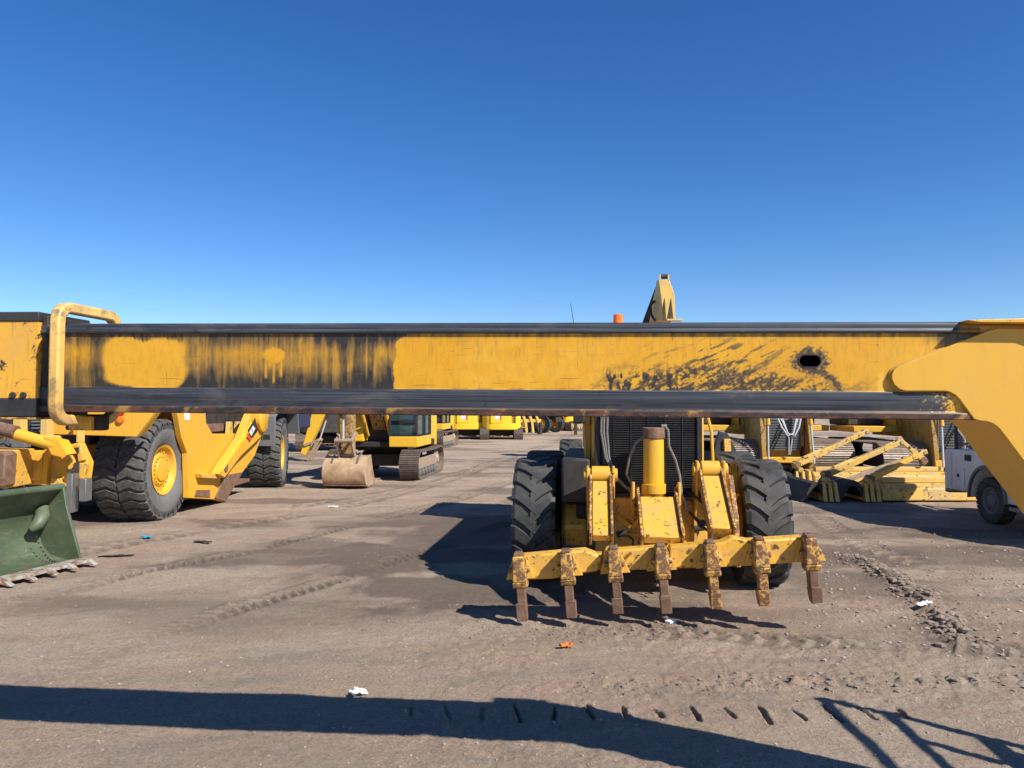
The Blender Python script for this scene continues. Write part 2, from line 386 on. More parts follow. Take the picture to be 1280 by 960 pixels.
def rock(mb, c, s, flat=.6):
    ph = random.random()*6; vs = []; fs = []
    ring = [(0, 0, 1)]+[(math.cos(a), math.sin(a), z) for z in (.45, -.35) for a in [ph+k*math.pi/3 for k in range(6)]]+[(0, 0, -1)]
    for v in ring:
        j = [random.uniform(.7, 1.2) for _ in range(3)]
        vs.append((c[0]+v[0]*s*j[0], c[1]+v[1]*s*j[1], c[2]+v[2]*s*flat*j[2]))
    for k in range(6):
        a, b = 1+k, 1+(k+1) % 6; fs += [(0, a, b), (a, a+6, b+6, b), (13, b+6, a+6)]
    mb.add(vs, fs)
def scatter(name, n, mat, smin, smax, region):
    pts = []
    while len(pts) < n:
        p = region()
        if p: pts.append(p)
    a = np.array(pts); h = ground_fields(a[:, 0], a[:, 1])[0]; mb = MB()
    for (x, y), z in zip(pts, h):
        s = smin*(smax/smin)**(random.random()**2.2); rock(mb, (x, y, z+s*.15), s)
    return mb.build(name, mat, smooth=20)
def reg_all():
    y = 3.6+26*random.random()**1.8; return (random.uniform(-1, 1)*(.74*y+.5), y)
def reg_right():
    return gnd(random.uniform(1000, 1290), random.triangular(622, 860, 640))
def reg_berm():
    k = random.randrange(len(BERM)-1); t = random.random(); a, b = BERM[k], BERM[k+1]
    return (a[0]+(b[0]-a[0])*t+random.gauss(0, .13), a[1]+(b[1]-a[1])*t+random.gauss(0, .13))
def reg_band():
    x = random.uniform(.4, 4.2); return (x, gnd(900, 852)[1]+.03*(x-1)+random.gauss(0, .12))
def reg_mid():
    return gnd(random.gauss(740, 110), random.gauss(786, 9))
tag(scatter('gravel', 10000, M['stone'], .0035, .014, reg_all), 'fine pale gravel strewn over the packed dirt yard', 'gravel', kind='stuff')
tag(scatter('rubble', 700, M['stone'], .010, .030, reg_right), 'pale stones strewn over the rough dirt right of the grader', 'stones', kind='stuff')
mbx = scatter('earth_clods', 420, M['clod'], .015, .055, reg_berm)
tag(mbx, 'ridge of loose earth clods right of the ripper', 'clods', kind='stuff')
tag(scatter('crumbled_earth', 520, M['clod'], .008, .026, lambda: reg_band() if random.random() < .45 else reg_mid()), 'crumbled earth beside the crawler track marks', 'clods', kind='stuff')

# ------------------------------------------------------------------ wheels and tracks
def tyre_mb(Rr, W, rim, style='rock', n=26, seg=64):
    mb = MB(); w = W/2; b = Rr*.955
    prof = [(-w*.72, rim*.94), (-w*.80, rim), (-w*.97, rim+.30*(Rr-rim)), (-w*1.0, rim+.52*(Rr-rim)), (-w*.96, rim+.75*(Rr-rim)), (-w*.86, b*.985), (-w*.6, b),
            (0, b*1.004), (w*.6, b), (w*.86, b*.985), (w*.96, rim+.75*(Rr-rim)), (w*1.0, rim+.52*(Rr-rim)), (w*.97, rim+.30*(Rr-rim)), (w*.80, rim), (w*.72, rim*.94)]
    mb.rev(prof, n=seg)
    def strip(pts, aw):
        vs = []
        for x, a, ro, ri in pts:
            for r_, s_ in ((ri, -1.1), (ro, -.85), (ro, .85), (ri, 1.1)):
                th = a+s_*aw; vs.append((x, r_*math.cos(th), r_*math.sin(th)))
        m = len(pts); fs = [(i*4+k, i*4+(k+1) % 4, (i+1)*4+(k+1) % 4, (i+1)*4+k) for i in range(m-1) for k in range(4)]
        fs += [(3, 2, 1, 0), tuple((m-1)*4+k for k in range(4))]; mb.add(vs, fs)
    p = 2*math.pi/n; sh = rim+.70*(Rr-rim); sh2 = rim+.66*(Rr-rim)
    for k in range(n):
        a0 = k*p
        if style == 'rock':
            for g in ((-1, -.04), (.04, 1)):
                us = (-1, -.8, -.45, -.04) if g[0] < 0 else (.04, .45, .8, 1)
                pts = []
                for u in us:
                    off = .20*p*math.cos(u*6.5)+ (.0 if g[0] < 0 else .12*p)
                    ro = Rr*(.997 if abs(u) < .9 else .955); ri = b*.97
                    pts.append((u*w*1.0, a0+off, ro, ri))
                if g[0] < 0: pts = [(-w*1.0, pts[0][1], sh, sh2)]+pts
                else: pts = pts+[(w*1.0, pts[-1][1], sh, sh2)]
                strip(pts, p*.36)
        else:
            for s_ in (-1, 1):
                a1 = a0+(p/2 if s_ > 0 else 0); pts = []
                for u in (-.12, .15, .45, .8, .99):
                    off = (-1 if style == 'bar' else 1)*(p*.95*min(u, .70)+(p*.12*max(0, u-.70))); ro = Rr*(1.0 if u < .85 else .965)
                    pts.append((s_*u*w*1.0, a1+off, ro, b*.97))
                pts.append((s_*w*1.0, pts[-1][1], sh, sh2))
                strip(pts, p*.35)
    return mb
def rim_mb(rim, W, deep=.25, n=36):
    mb = MB(); w = W/2
    mb.rev([(w*.74, rim*.96), (w*.86, rim*1.04), (w*.82, rim*.95), (w*.70, rim*.90), (w*.62, rim*.86), (w*.62, rim*.70), (w*.70, rim*.62), (w*.70, rim*.50), (w*.78, rim*.46), (w*.80, rim*.25), (w*.80, .0)], n=n)
    mb.rev([(-w*.74, rim*.96), (-w*.84, rim*1.03), (-w*.80, rim*.93), (-w*.3, rim*.86), (-w*.3, rim*.3), (-w*.4, .0)], n=n)
    for k in range(20):
        a = k*math.pi/10
        for rr, xx in ((rim*.78, w*.62), (rim*.56, w*.70)):
            mb.cyl((xx-.01, rr*math.cos(a), rr*math.sin(a)), (xx+.03, rr*math.cos(a), rr*math.sin(a)), rim*.04, n=6)
    return mb
def wheel(parent, Rr, W, rim, loc, mats=('rubber', 'yellow'), style='rock', n=26, rz=0, seg=64, flip=False, cache={}):
    if style == 'bar' and flip: style = 'bar_mirrored'
    key = (Rr, W, rim, style, n, mats)
    if key not in cache:
        t = tyre_mb(Rr, W, rim, style, n, seg).build('tyre', M[mats[0]], parent, smooth=28)
        r = rim_mb(rim, W).build('rim', M[mats[1]], t, smooth=30); cache[key] = (t, r)
    else:
        t0, r0 = cache[key]; t = t0.copy(); COL.objects.link(t); r = r0.copy(); COL.objects.link(r); t.parent = parent; r.parent = t
    t.location = loc; t.rotation_euler = (random.random()*6, 0, R(rz+(180 if flip else 0))); return t

def crawler(parent, x, L, r, W, z0=0., mats=('track', 'mud'), pitch=.17, name='track', outer=1):
    """one crawler track: shoes as one part, frame, idler, sprocket and rollers below it"""
    mb = MB(); per = 2*L+2*math.pi*r; n = int(per/pitch); pt = per/n; zc = z0+r
    for k in range(n):
        s = k*pt+.03
        if s < L: y, z, a = -L/2+s, zc-r, math.pi
        elif s < L+math.pi*r: th = (s-L)/r; y, z, a = L/2+r*math.sin(th), zc-r*math.cos(th), math.pi-th
        elif s < 2*L+math.pi*r: q = s-L-math.pi*r; y, z, a = L/2-q, zc+r-.03*math.sin(math.pi*q/L), 0
        else: th = (s-2*L-math.pi*r)/r; y, z, a = -L/2-r*math.sin(th), zc+r*math.cos(th), -th
        Mx = Matrix.Translation((x, y, z)) @ Matrix.Rotation(-a, 4, 'X')
        mb.box(-W/2, W/2, -pt*.47, pt*.47, -.045, -.015, Mx)
        for gy in (-.38, 0, .32): mb.box(-W/2, W/2, pt*gy, pt*gy+.018, -.016, .012, Mx)
        mb.box(-W*.16, W*.16, -pt*.4, pt*.4, -.10, -.046, Mx)
    t = mb.build(name, M[mats[0]], parent)
    fr = MB(); w2 = W*.26
    fr.prism([(-L/2+.1, zc-.16), (L/2-.05, zc-.16), (L/2-.05, zc+.08), (L/2-.35, zc+.17), (-L/2+.35, zc+.17), (-L/2+.1, zc+.08)], x-w2, x+w2)
    fr.build('track_frame', M[mats[1]], t, .01)
    for nm, yy, rr in (('idler', L/2, r*.80), ('sprocket', -L/2, r*.80)):
        mw = MB().rev([(-w2*1.25, 0), (-w2*1.25, rr*.35), (-w2*.9, rr*.5), (-w2*.9, rr*.8), (-w2*.6, rr), (w2*.6, rr), (w2*.9, rr*.8), (w2*.9, rr*.5), (w2*1.25, rr*.35), (w2*1.25, 0)], (x, yy, zc), 24)
        mw.build(nm, M[mats[1]], t)
    for k in range(6):
        yy = -L/2+.45+k*(L-.9)/5
        MB().rev([(-w2*1.2, 0), (-w2*1.2, .09), (-w2, .13), (w2, .13), (w2*1.2, .09), (w2*1.2, 0)], (x, yy, z0+.17), 14).build('roller', M['steel'], t)
    return t

def cyl_part(parent, p0, p1, r=.07, frac=.55, name='hydraulic_cylinder', mats=('yellow', 'chrome')):
    p0 = Vector(p0); p1 = Vector(p1); m = p0.lerp(p1, frac)
    mb = MB().cyl(p0, m, r, n=14); mb.cyl(m-(m-p0).normalized()*.08, m+(m-p0).normalized()*.02, r*1.15, n=14)
    o = mb.build(name, M[mats[0]], parent)
    MB().cyl(m, p1, r*.5, n=12).build('piston_rod', M[mats[1]], o); return o

# ------------------------------------------------------------------ excavator
def exc_bucket(parent, py, pz, W=1.2, mat='clay_bucket', s=.86):
    """digging bucket hung from the pin (py, pz), its back to the front (+y)"""
    back = [(.02, -.10), (.22, -.16), (.42, -.34), (.52, -.58), (.50, -.82), (.36, -1.0), (.10, -1.08), (-.25, -1.06), (-.62, -.98)]
    inner = [(-.60, -.93), (-.25, -1.0), (.08, -1.02), (.31, -.95), (.44, -.80), (.46, -.59), (.37, -.38), (.19, -.22), (.0, -.15)]
    sc = lambda L: [(py+a*s, pz+b*s) for a, b in L]
    mb = MB().prism(sc(back+inner), -W/2, W/2)
    side = sc(back+[(-.50, -.80), (-.30, -.45), (-.16, -.10)])
    for x in (-W/2-.012, W/2-.018): mb.prism(side, x, x+.03)
    for x in (-.20, .17): mb.prism(sc([(-.12, .06), (.06, .06), (.30, -.20), (.34, -.45), (.16, -.50), (-.16, -.12)]), x, x+.035)
    b = mb.build('bucket', M[mat], parent, .006)
    mb = MB().cyl((-.26, py, pz), (.26, py, pz), .05, n=12)
    mb.cyl((-.24, py+.16*s, pz-.10*s), (.24, py+.16*s, pz-.10*s), .045, n=12); mb.build('pin', M['mud'], b)
    MB().prism(sc([(.10, -1.083), (-.25, -1.066), (-.25, -1.10), (.12, -1.12), (.38, -1.03), (.37, -1.0)]), -W/2, W/2).build('heel_strip', M['rust'], b)
    MB().prism(sc([(-.06, -.02), (.24, -.14), (.44, -.32), (.40, -.36), (.22, -.20), (-.06, -.10)]), W*.28, W*.32).build('ear_plate', M['steel'], b); MB().prism(sc([(-.06, -.02), (.24, -.14), (.44, -.32), (.40, -.36), (.22, -.20), (-.06, -.10)]), -W*.32, -W*.28).build('ear_plate', M['steel'], b)
    for k in range(5):
        x = -W/2+.1+k*(W-.2)/4
        MB().prism(sc([(-.58, -1.03), (-.62, -.92), (-.82, -.99), (-.82, -1.01)]), x-.05, x+.05).build('tooth', M['rust'], b)
    return b
def excavator(label, loc, rz, arm='down', zs=.95, cols=('yellow', 'black'), W=.60, rear_detail=False, bucketmat='clay_bucket', group=None):
    t = thing('excavator', label, 'excavator', loc, rz, group)
    for x in (-1.12, 1.12): crawler(t, x, 3.0, .44, W)
    MB().box(-.9, .9, -.9, .9, .35, .72).cyl((0, 0, .7), (0, 0, zs), .6, n=24).build('undercarriage', M['dark'], t, .02)
    yb = M[cols[0]]
    # local frame: forward is +y, the cab is on the operator's left (-x)
    hs = MB().box(-1.25, 1.25, -1.5, 1.25, zs, zs+.16); hs.build('platform', M['dark'], t, .02)
    mb = MB().box(.45, 1.27, -1.1, 1.35, zs+.17, zs+1.15); mb.box(-1.27, -.5, -1.1, -.45, zs+.17, zs+1.2); MB().box(-.498, .448, -1.1, -.35, zs+.17, zs+1.45).box(-.40, .44, -.34, .9, zs+.17, zs+.8).build('swing_frame', M['dark'], t, .03)
    h = mb.build('engine_house', yb, t, .04)
    g = MB()
    for k in range(9): g.box(1.275, 1.29, -.9, .2, zs+.35+k*.07, zs+.38+k*.07); pass
    g.build('vent', M['black'], h)
    g = MB()
    for k in range(9): g.box(.7, 1.15, 1.352, 1.362, zs+.30+k*.08, zs+.335+k*.08)
    g.build('vent', M['black'], h)
    g = MB()
    for (y0, y1, col) in ((-.44, 1.5, 0),): g.box(-1.29, -.40, y0, y1, zs+.02, zs+.34)
    g.build('side_skirt', yb, t, .02)
    cw = [(-1.27, -1.15), (1.27, -1.15), (1.27, -1.45), (1.0, -1.78), (.6, -1.9), (-.6, -1.9), (-1.0, -1.78), (-1.27, -1.45)]
    c = MB().prism(cw, zs-.05, zs+1.25, 'z').build('counterweight', yb, t, .05)
    if rear_detail:
        MB().box(-.72, .12, -1.925, -1.895, zs+.42, zs+1.08).build('rear_panel', yb, c, .008)
        MB().box(-.45, -.12, -1.94, -1.922, zs+.66, zs+.92).build('decal', M['white_tag'], c)
        MB().box(-.12, .0, -1.94, -1.922, zs+.62, zs+.88).build('decal', M['red'], c)
        g = MB()
        for k in range(5): g.box(.62, 1.0, -1.885, -1.86, zs+.45+k*.12, zs+.50+k*.12, Matrix.Rotation(0, 4, 'Z'))
        g.build('vent', M['dark'], c)
    # cab
    z0, z1 = zs+.34, zs+1.95; x0, x1 = -1.25, -.42; y0, y1 = -.42, 1.45
    fr = MB()
    prof = [(y0, z0), (y1, z0), (y1+.02, z0+.5), (y1-.18, z1), (y0, z1)]
    for x in (x0, x1):
        for a, b in zip(prof, prof[1:]+prof[:1]): fr.beam((x, a[0], a[1]), (x, b[0], b[1]), .07, .07, up=(1, 0, 0))
        fr.beam((x, .45, z0), (x, .45, z1), .07, .09, up=(1, 0, 0))
    for p in prof: fr.beam((x0, p[0], p[1]), (x1, p[0], p[1]), .07, .07)
    fr.box(x0-.03, x1+.03, y0-.03, y1-.12, z1, z1+.07)
    cb = fr.build('cab', M[cols[1]], t, .008)
    gl = MB().prism([(a*.985+.01, b) for a, b in [(y0+.03, z0+.05), (y1-.03, z0+.05), (y1-.01, z0+.5), (y1-.21, z1-.03), (y0+.03, z1-.03)]], x0+.01, x1-.01)
    gl.build('window', M['glass'], cb)
    # working arm in the yz plane through x = .05
    A = {'down': dict(boom=[(.45, zs+.5), (.75, zs+.35), (2.2, zs+1.9), (3.1, zs+2.15), (4.0, zs+1.75), (4.05, zs+2.05), (3.1, zs+2.65), (1.9, zs+2.45), (.5, zs+.95)],
                      stick=[(3.62, zs+2.35), (4.25, zs+2.15), (4.32, zs+1.5), (4.02, zs-.12), (3.82, zs-.12), (3.80, zs+1.5)], tip=(3.92, zs+.28)),
         'reach': dict(boom=[(.45, zs+.5), (.75, zs+.35), (2.6, zs+2.4), (3.6, zs+2.6), (5.2, zs+1.85), (5.3, zs+2.15), (3.7, zs+3.1), (2.3, zs+3.0), (.5, zs+.95)],
                       stick=[(4.75, zs+2.6), (5.4, zs+2.35), (5.5, zs+1.9), (4.25, zs-.78), (4.05, zs-.68), (4.75, zs+1.8)], tip=(4.15, zs-.62))}[arm]
    bo = MB().prism(A['boom'], -.15, .28).build('boom', yb, t, .02)
    st = MB().prism(A['stick'], -.10, .23).build('stick', yb, t, .015)
    (ty, tz) = A['tip']
    for x in (-.32, .42): cyl_part(t, (x, 1.0, zs+.35), (x, (A['boom'][2][0]+A['boom'][3][0])/2, A['boom'][3][1]+.1), .07)
    cyl_part(t, (.065, A['boom'][7][0]+.3, A['boom'][7][1]+.28), (.065, A['stick'][0][0]+.1, A['stick'][0][1]+.25), .07)
    s1, s2 = A['stick'][1], A['stick'][3]
    e = Vector((s1[0]+(s2[0]-s1[0])*.12+.22, s1[1]+(s2[1]-s1[1])*.12)); f = Vector((s1[0]+(s2[0]-s1[0])*.80+.30, s1[1]+(s2[1]-s1[1])*.80))
    cyl_part(t, (.065, e.x, e.y), (.065, f.x, f.y), .065, .6, mats=('dark', 'chrome'))
    lk = MB()
    for x in (-.16, .26):
        lk.beam((x, f.x, f.y), (x, ty+.05, tz+.25), .05, .10, up=(0, 1, 0)); lk.beam((x, f.x, f.y), (x, ty+.20, tz-.35), .05, .12, up=(0, 1, 0))
    lk.cyl((-.2, f.x, f.y), (.3, f.x, f.y), .06, n=12); lk.build('bucket_link', M['mud'], t, .006)
    if bucketmat: bk = exc_bucket(t, ty, tz+.05, 1.16, bucketmat); bk.location = (.065, 0, -.31 if arm == 'down' else 0)
    return t
EXY = paint('excavator_yellow', (.74, .42, .02), dustamt=.15, rust=.0, dark=.2); M['exy'] = EXY
excA = excavator('yellow excavator facing the camera with its clay-caked bucket resting on the dirt', (-3.97, 24.6, 0), 180-6, 'down', cols=('exy', 'black'))
for c in kids(excA):
    if c.name.startswith('stick') or c.name.startswith('boom'): c.data = c.data.copy(); c.data.materials[0] = paint('dirty_stick', (.42, .26, .08), dustamt=.6, rust=.5, dark=.6, sc=2.5)  # dirt for the stick; boom darkened with it in place of shade
excB = copy_tree(excA); excB.location = (-4.75, 42, 0); excB.rotation_euler = (0, 0, R(172))
tag(excB, 'excavator parked directly behind the one with the clay-caked bucket, one crawler track showing', 'excavator')
tag(excA, group='excavators in the yard'); tag(excB, group='excavators in the yard')
excC = excavator('bright yellow excavator seen from behind, left one of the distant pair of yellow counterweights', (-3.05, 52.5, -.1), 3, 'down', zs=.80, cols=('yellow_bright', 'black'), rear_detail=True, group='excavators in the yard')
excD = copy_tree(excC); excD.location = (-.72, 52, -.1); excD.rotation_euler = (0, 0, R(1))
tag(excD, 'bright yellow excavator seen from behind, right one of the distant pair of yellow counterweights', 'excavator')
excG = copy_tree(excC); excG.location = (5.2, 70, 0); excG.rotation_euler = (0, 0, R(-35))
tag(excG, 'farthest yellow excavator seen just left of the grader hood past the two far tyres', 'excavator')
excH = excavator('excavator behind the scraper with its yellow stick leaning down beside the grey mudguard', (-12.55, 31, 0), -92, 'reach', zs=1.0, cols=('exy', 'black'), bucketmat=None, group='excavators in the yard')
excI = excavator('shade-darkened excavator seen from behind, between the leaning yellow stick and the clay-caked bucket', (-9.6, 39, 0), 15, 'down', cols=('dark', 'black'), group='excavators in the yard')  # whole body near black, the shade put into its colour

# ------------------------------------------------------------------ excavator with the raised arm behind the grader
excK = excavator('excavator behind the grader, only its raised pale arm tip showing above the boom', (6.0, 33, 0), 178, 'down', cols=('yellow_pale', 'black'), group='excavators in the yard')
for c in list(kids(excK)):
    if c.name.split('.')[0] in ('boom', 'stick', 'bucket', 'bucket_link', 'hydraulic_cylinder'):
        for g in kids(c): bpy.data.objects.remove(g)
        bpy.data.objects.remove(c)
inv = (Matrix.Translation(excK.location) @ Matrix.Rotation(R(178), 4, 'Z')).inverted()
def KP(px, py, d): return inv @ Vector(onY(px, py, d))
mb = MB()                                                    # boom: rises from the house towards the camera
def tapered(pts0, pts1):
    n = len(pts0); mb = MB(); mb.add(pts0+pts1, [tuple(range(n)), tuple(range(2*n-1, n-1, -1))]+[(i, (i+1) % n, n+(i+1) % n, n+i) for i in range(n)]); return mb
Kd = 29.0
boom = tapered([KP(812, 396, Kd+1.4), KP(832, 396, Kd+1.4), KP(832, 410, Kd+2.6), KP(810, 410, Kd+2.6)], [Vector((-.22, .5, 1.5)), Vector((.22, .5, 1.5)), Vector((.22, .2, 1.9)), Vector((-.22, .2, 1.9))])
boom.build('boom', M['yellow_pale'], excK, .02)
st = tapered([KP(*p, Kd) for p in ((824, 349), (837.5, 349), (844, 367), (845, 400), (829, 400), (827, 372))],
             [KP(*p, Kd+.9) for p in ((822, 350), (834, 350), (838, 367), (838, 403), (812, 403), (816, 378))]); st.build('stick', M['yellow_pale'], excK, .015)
ears = MB()
for a in (825.0, 835.6): ears.add([KP(a, 342.5, Kd), KP(a+2, 342.5, Kd), KP(a+2, 350, Kd), KP(a, 350, Kd), KP(a, 342.5, Kd+.4), KP(a+2, 342.5, Kd+.4), KP(a+2, 350, Kd+.4), KP(a, 350, Kd+.4)],
    [(0, 1, 2, 3), (7, 6, 5, 4), (0, 4, 5, 1), (1, 5, 6, 2), (2, 6, 7, 3), (3, 7, 4, 0)])
ears.build('pin_ear', M['yellow_pale'], excK); MB().cyl(KP(827, 345, Kd+.1), KP(836, 345, Kd+.1), .09).build('pin', M['dark'], excK)
rb = MB()
for (a, b, c_) in ((829, 832.5, 831), (838, 841.5, 839)):
    rb.add([KP(a, 400, Kd-.12), KP(b+1, 400, Kd-.12), KP(c_+.6, 372, Kd-.02), KP(a, 400, Kd+.02), KP(b+1, 400, Kd+.02), KP(c_+.6, 372, Kd+.02)], [(0, 1, 2), (5, 4, 3), (0, 3, 4, 1), (1, 4, 5, 2), (2, 5, 3, 0)])
rb.build('rib', M['dark'], excK)
MB().beam(KP(833, 400, Kd-.2), KP(853, 400, Kd-.2), .3, .07).build('link_plate', M['yellow_pale'], excK, .01)
ln = MB(); ln.beam(KP(824, 360, Kd+1.1), KP(806, 408, Kd+1.6), .18, .22); ln.build('boom_link', M['dark'], excK, .01)
hs = MB()
for k in range(3): hs.sweep([KP(820-k, 376, Kd+.6), KP(814-k*1.5, 380+k*3, Kd+.5), KP(815-k, 392, Kd+.5), KP(820, 402, Kd+.5)], .035, 6)
hs.build('hose', M['hose'], excK)

# ------------------------------------------------------------------ motor grader with rear ripper
gr = thing('motor_grader', 'motor grader seen from behind with chunky lugged tyres and a seven-shank ripper', 'grader', (1.68, 9.68, 0), -6.2)
for y in (0, 1.66):
    for x, fl in ((-1.36, True), (1.385, False)): wheel(gr, .77, .53, .33, (x, y, .77), ('rubber', 'yellow'), 'bar', 20, flip=fl)
for x, fl in ((-1.16, True), (1.16, False)): wheel(gr, .74, .50, .33, (x, 7.6, .72), ('rubber', 'yellow'), 'bar', 20, flip=fl)
for x in (-.86, .86): MB().prism([(-.45, .50), (2.1, .50), (2.3, .75), (2.0, 1.0), (-.35, 1.0), (-.6, .75)], x-.14, x+.14).build('tandem_case', M['yellow_worn'], gr, .03)
mb = MB().box(-.66, .66, -.62, 3.1, 1.12, 2.72); mb.box(-.55, .55, -.55, 3.2, .55, 1.05); hood = mb.build('engine_hood', M['yellow'], gr, .04)
RG = Matrix.Translation((0, -.92, .06)) @ Matrix.Diagonal((.95, 1, 1, 1))
g = MB().box(-.66, -.59, .20, .299, 1.05, 2.66, RG); g.box(.59, .66, .20, .299, 1.05, 2.66, RG); g.box(-.588, .588, .20, .299, 2.6, 2.66, RG); g.box(-.588, .588, .20, .299, 1.05, 1.12, RG)
g.box(-.588, .588, .27, .298, 1.122, 2.598, RG); g.build('radiator_frame', M['black'], gr, .01)
g = MB()
for k in range(54): z = 1.135+k*.027; g.box(-.586, .586, .222, .262, z, z+.010, RG)
for k in range(5): g.box(-.42+k*.21-.004, -.42+k*.21+.004, .212, .221, 1.13, 2.58, RG)
g.build('radiator_grille', M['black'], gr)
mb = MB().prism([(-.86, .45), (-.80, 1.12), (-.725, 1.14), (-.60, .45)], -.62, .66); rp = mb.build('rear_plate', M['yellow_worn'], gr, .015)
g = MB()
for k in range(4): g.beam((-.25, -.88, 1.02-k*.1), (-.04, -.84, 1.01-k*.1), .03, .03)
g.beam((-.44, -.82, .98), (-.20, -.88, .80), .05, .05); g.beam((-.20, -.88, .80), (-.06, -.86, .98), .05, .05); g.build('bracket', M['yellow'], rp, .005)
g = MB()
for x in (.34, .50): g.box(x, x+.03, -.90, -.80, .5, 1.1)
g.build('stiffener', M['yellow_worn'], rp, .004)
# ripper
RIP = Matrix.Translation((.03, -1.92, .685)) @ Matrix.Rotation(R(-4.8), 4, 'Y')
bm_ = MB()
def bbeam(x0, x1, y0, y1, z0, z1): bm_.box(x0, x1, y0, y1, z0, z1, RIP)
bm_.prism([(-1.50, -.14), (-1.50, .10), (-.75, .12), (-.58, .04), (-.64, -.10), (-.90, -.12), (-1.10, -.15)], -.10, .10, 'y', RIP)
bm_.prism([(-.62, -.11), (-.55, .10), (.05, .10), (.12, .0), (.02, -.12)], -.085, .105, 'y', RIP)
bm_.prism([(.06, -.12), (.10, .10), (.62, .11), (.72, .16), (.88, .11), (1.42, .11), (1.42, -.13), (.9, -.14), (.62, -.13)], -.10, .10, 'y', RIP)
bm_.box(-1.3, 1.3, -.02, .13, -.10, .06, RIP)
beam_o = bm_.build('ripper_beam', M['yellow_worn'], gr, .02)
for k in range(7):
    x = -1.42+k*.474+random.uniform(-.008, .008)
    h = MB().prism([(x-.055, .13), (x+.055, .13), (x+.062, .0), (x+.070, -.06), (x+.070, -.13), (x-.070, -.13), (x-.070, -.06), (x-.062, .0)], -.27, -.08, 'y', RIP); h.prism([(-.275, -.13), (-.08, -.13), (-.10, -.19), (-.25, -.19)], x-.075, x+.075, 'x', RIP)
    bm2 = MB().prism([(x-.15, -.12), (x-.065, .09), (x-.065, -.12)], -.15, -.102, 'y', RIP); bm3 = MB().prism([(x+.15, -.12), (x+.065, .09), (x+.065, -.12)], -.15, -.102, 'y', RIP)
    h.cyl(RIP @ Vector((x-.105, -.18, -.02)), RIP @ Vector((x+.105, -.18, -.02)), .03, n=10)
    hh = h.build('shank_holder', M['yellow_rusty'], gr, .012); bm2.build('gusset', M['yellow_worn'], hh, .004); bm3.build('gusset', M['yellow_worn'], hh, .004)
    dz = random.uniform(-.02, .02); tw = random.uniform(-.012, .012)
    s = MB().prism([(-.235, .12), (-.115, .12), (-.115, -.24), (-.10, -.34), (-.14, -.44+dz), (-.215, -.46+dz), (-.235, -.34), (-.245, -.22)], x-.043, x+.043, 'x', RIP)
    s.prism([(-.26, -.34), (-.09, -.37), (-.14, -.51+dz), (-.23, -.525+dz)], x-.054+tw, x+.054+tw, 'x', RIP)
    s.build('shank', M['rust'] if k not in (4, 5) else M['yellow_rusty'], gr, .008)
    MB().box(x-.040, x+.040, -.258, -.11, .131, .160, RIP).build('shank_top', M['rust'], hh, .006)
# linkage arms
def arm(xc, w, top, bot, name, plates=True, ext=.08):
    mb = MB().beam((xc, top[0], top[1]), (xc, bot[0], bot[1]), w, .09, up=(0, -1, 1))
    a = mb.build(name, M['yellow_worn'], gr, .012); g = MB()
    d = Vector((0, bot[0]-top[0], bot[1]-top[1])).normalized(); p0 = Vector((0, *top))-d*ext; p1 = Vector((0, *bot))+d*.02
    for s_ in (-1, 1): g.beam(Vector((xc+s_*(w/2+.018), 0, 0))+p0, Vector((xc+s_*(w/2+.018), 0, 0))+p1, .028, .17, up=(0, -1, 1))
    g.build('side_plate', M['yellow_rusty'], a, .006)
    return a
al_ = arm(-.56, .185, (-1.15, 1.33), (-1.86, .84), 'lift_arm', ext=.13)
ar_ = arm(.66, .20, (-1.15, 1.40), (-1.86, .93), 'lift_arm', ext=.13)
ac_ = arm(.06, .38, (-1.25, 1.17), (-1.86, .83), 'centre_link', ext=.12)
for xc, z in ((-.56, 1.42), (.66, 1.49)):
    g = MB().cyl((xc-.19, -1.06, z), (xc+.19, -1.06, z), .075, n=18); g.cyl((xc-.10, -1.06, z), (xc+.10, -1.06, z), .10, n=18)
    g.build('pin', M['yellow'], gr, .006)
    for s_ in (-1, 1): MB().prism([(-1.14, z+.10), (-1.0, z+.10), (-.6, 1.15), (-.6, .7), (-.8, .75), (-1.15, z-.12)], xc+s_*.145-.014, xc+s_*.145+.014).build('hinge_plate', M['yellow_worn'], gr, .006)
g = MB()
for x in (-.20, .30): MB().prism([(-1.30, 1.12), (-1.28, 1.36), (-1.18, 1.36), (-.62, 1.1), (-.62, .8), (-1.1, .9)], x-.014, x+.014).build('hinge_plate', M['yellow_worn'], gr, .006)
cy = MB(); cx, cyy = .04, -1.02
cy.rev([(0, 0), (0, .075), (.02, .08), (.10, .135), (.20, .137), (.205, .118), (.74, .116)], M=Matrix.Translation((cx, cyy, 1.12)) @ Matrix.Rotation(R(-90), 4, 'Y') @ Matrix.Rotation(0, 4, 'X'), n=28)
cyo = cy.build('ripper_cylinder', M['yellow'], gr, smooth=30)
MB().cyl((cx, cyy, 1.83), (cx, cyy, 1.96), .128, n=28).build('cylinder_cap', M['rust'], cyo, .012)
g = MB().sweep([(cx-.10, cyy, 1.86), (cx-.2, cyy+.02, 1.78), (cx-.27, cyy+.05, 1.6), (cx-.30, cyy+.08, 1.42), (cx-.24, cyy+.1, 1.30), (cx-.08, cyy+.15, 1.24)], .017, 8); g.build('hose', M['hose_wrap'], gr)
g = MB().sweep([(cx+.13, cyy-.02, 1.97), (cx+.16, cyy-.04, 1.93), (cx+.17, cyy-.04, 1.75), (cx+.24, cyy-.02, 1.6), (cx+.29, cyy, 1.42), (cx+.30, cyy-.1, 1.22), (cx+.36, cyy-.25, 1.05)], .015, 8); g.cyl((cx+.09, cyy, 1.97), (cx+.15, cyy, 1.97), .028, n=10)
g.build('hose', M['hose_wrap'], gr)
g = MB()
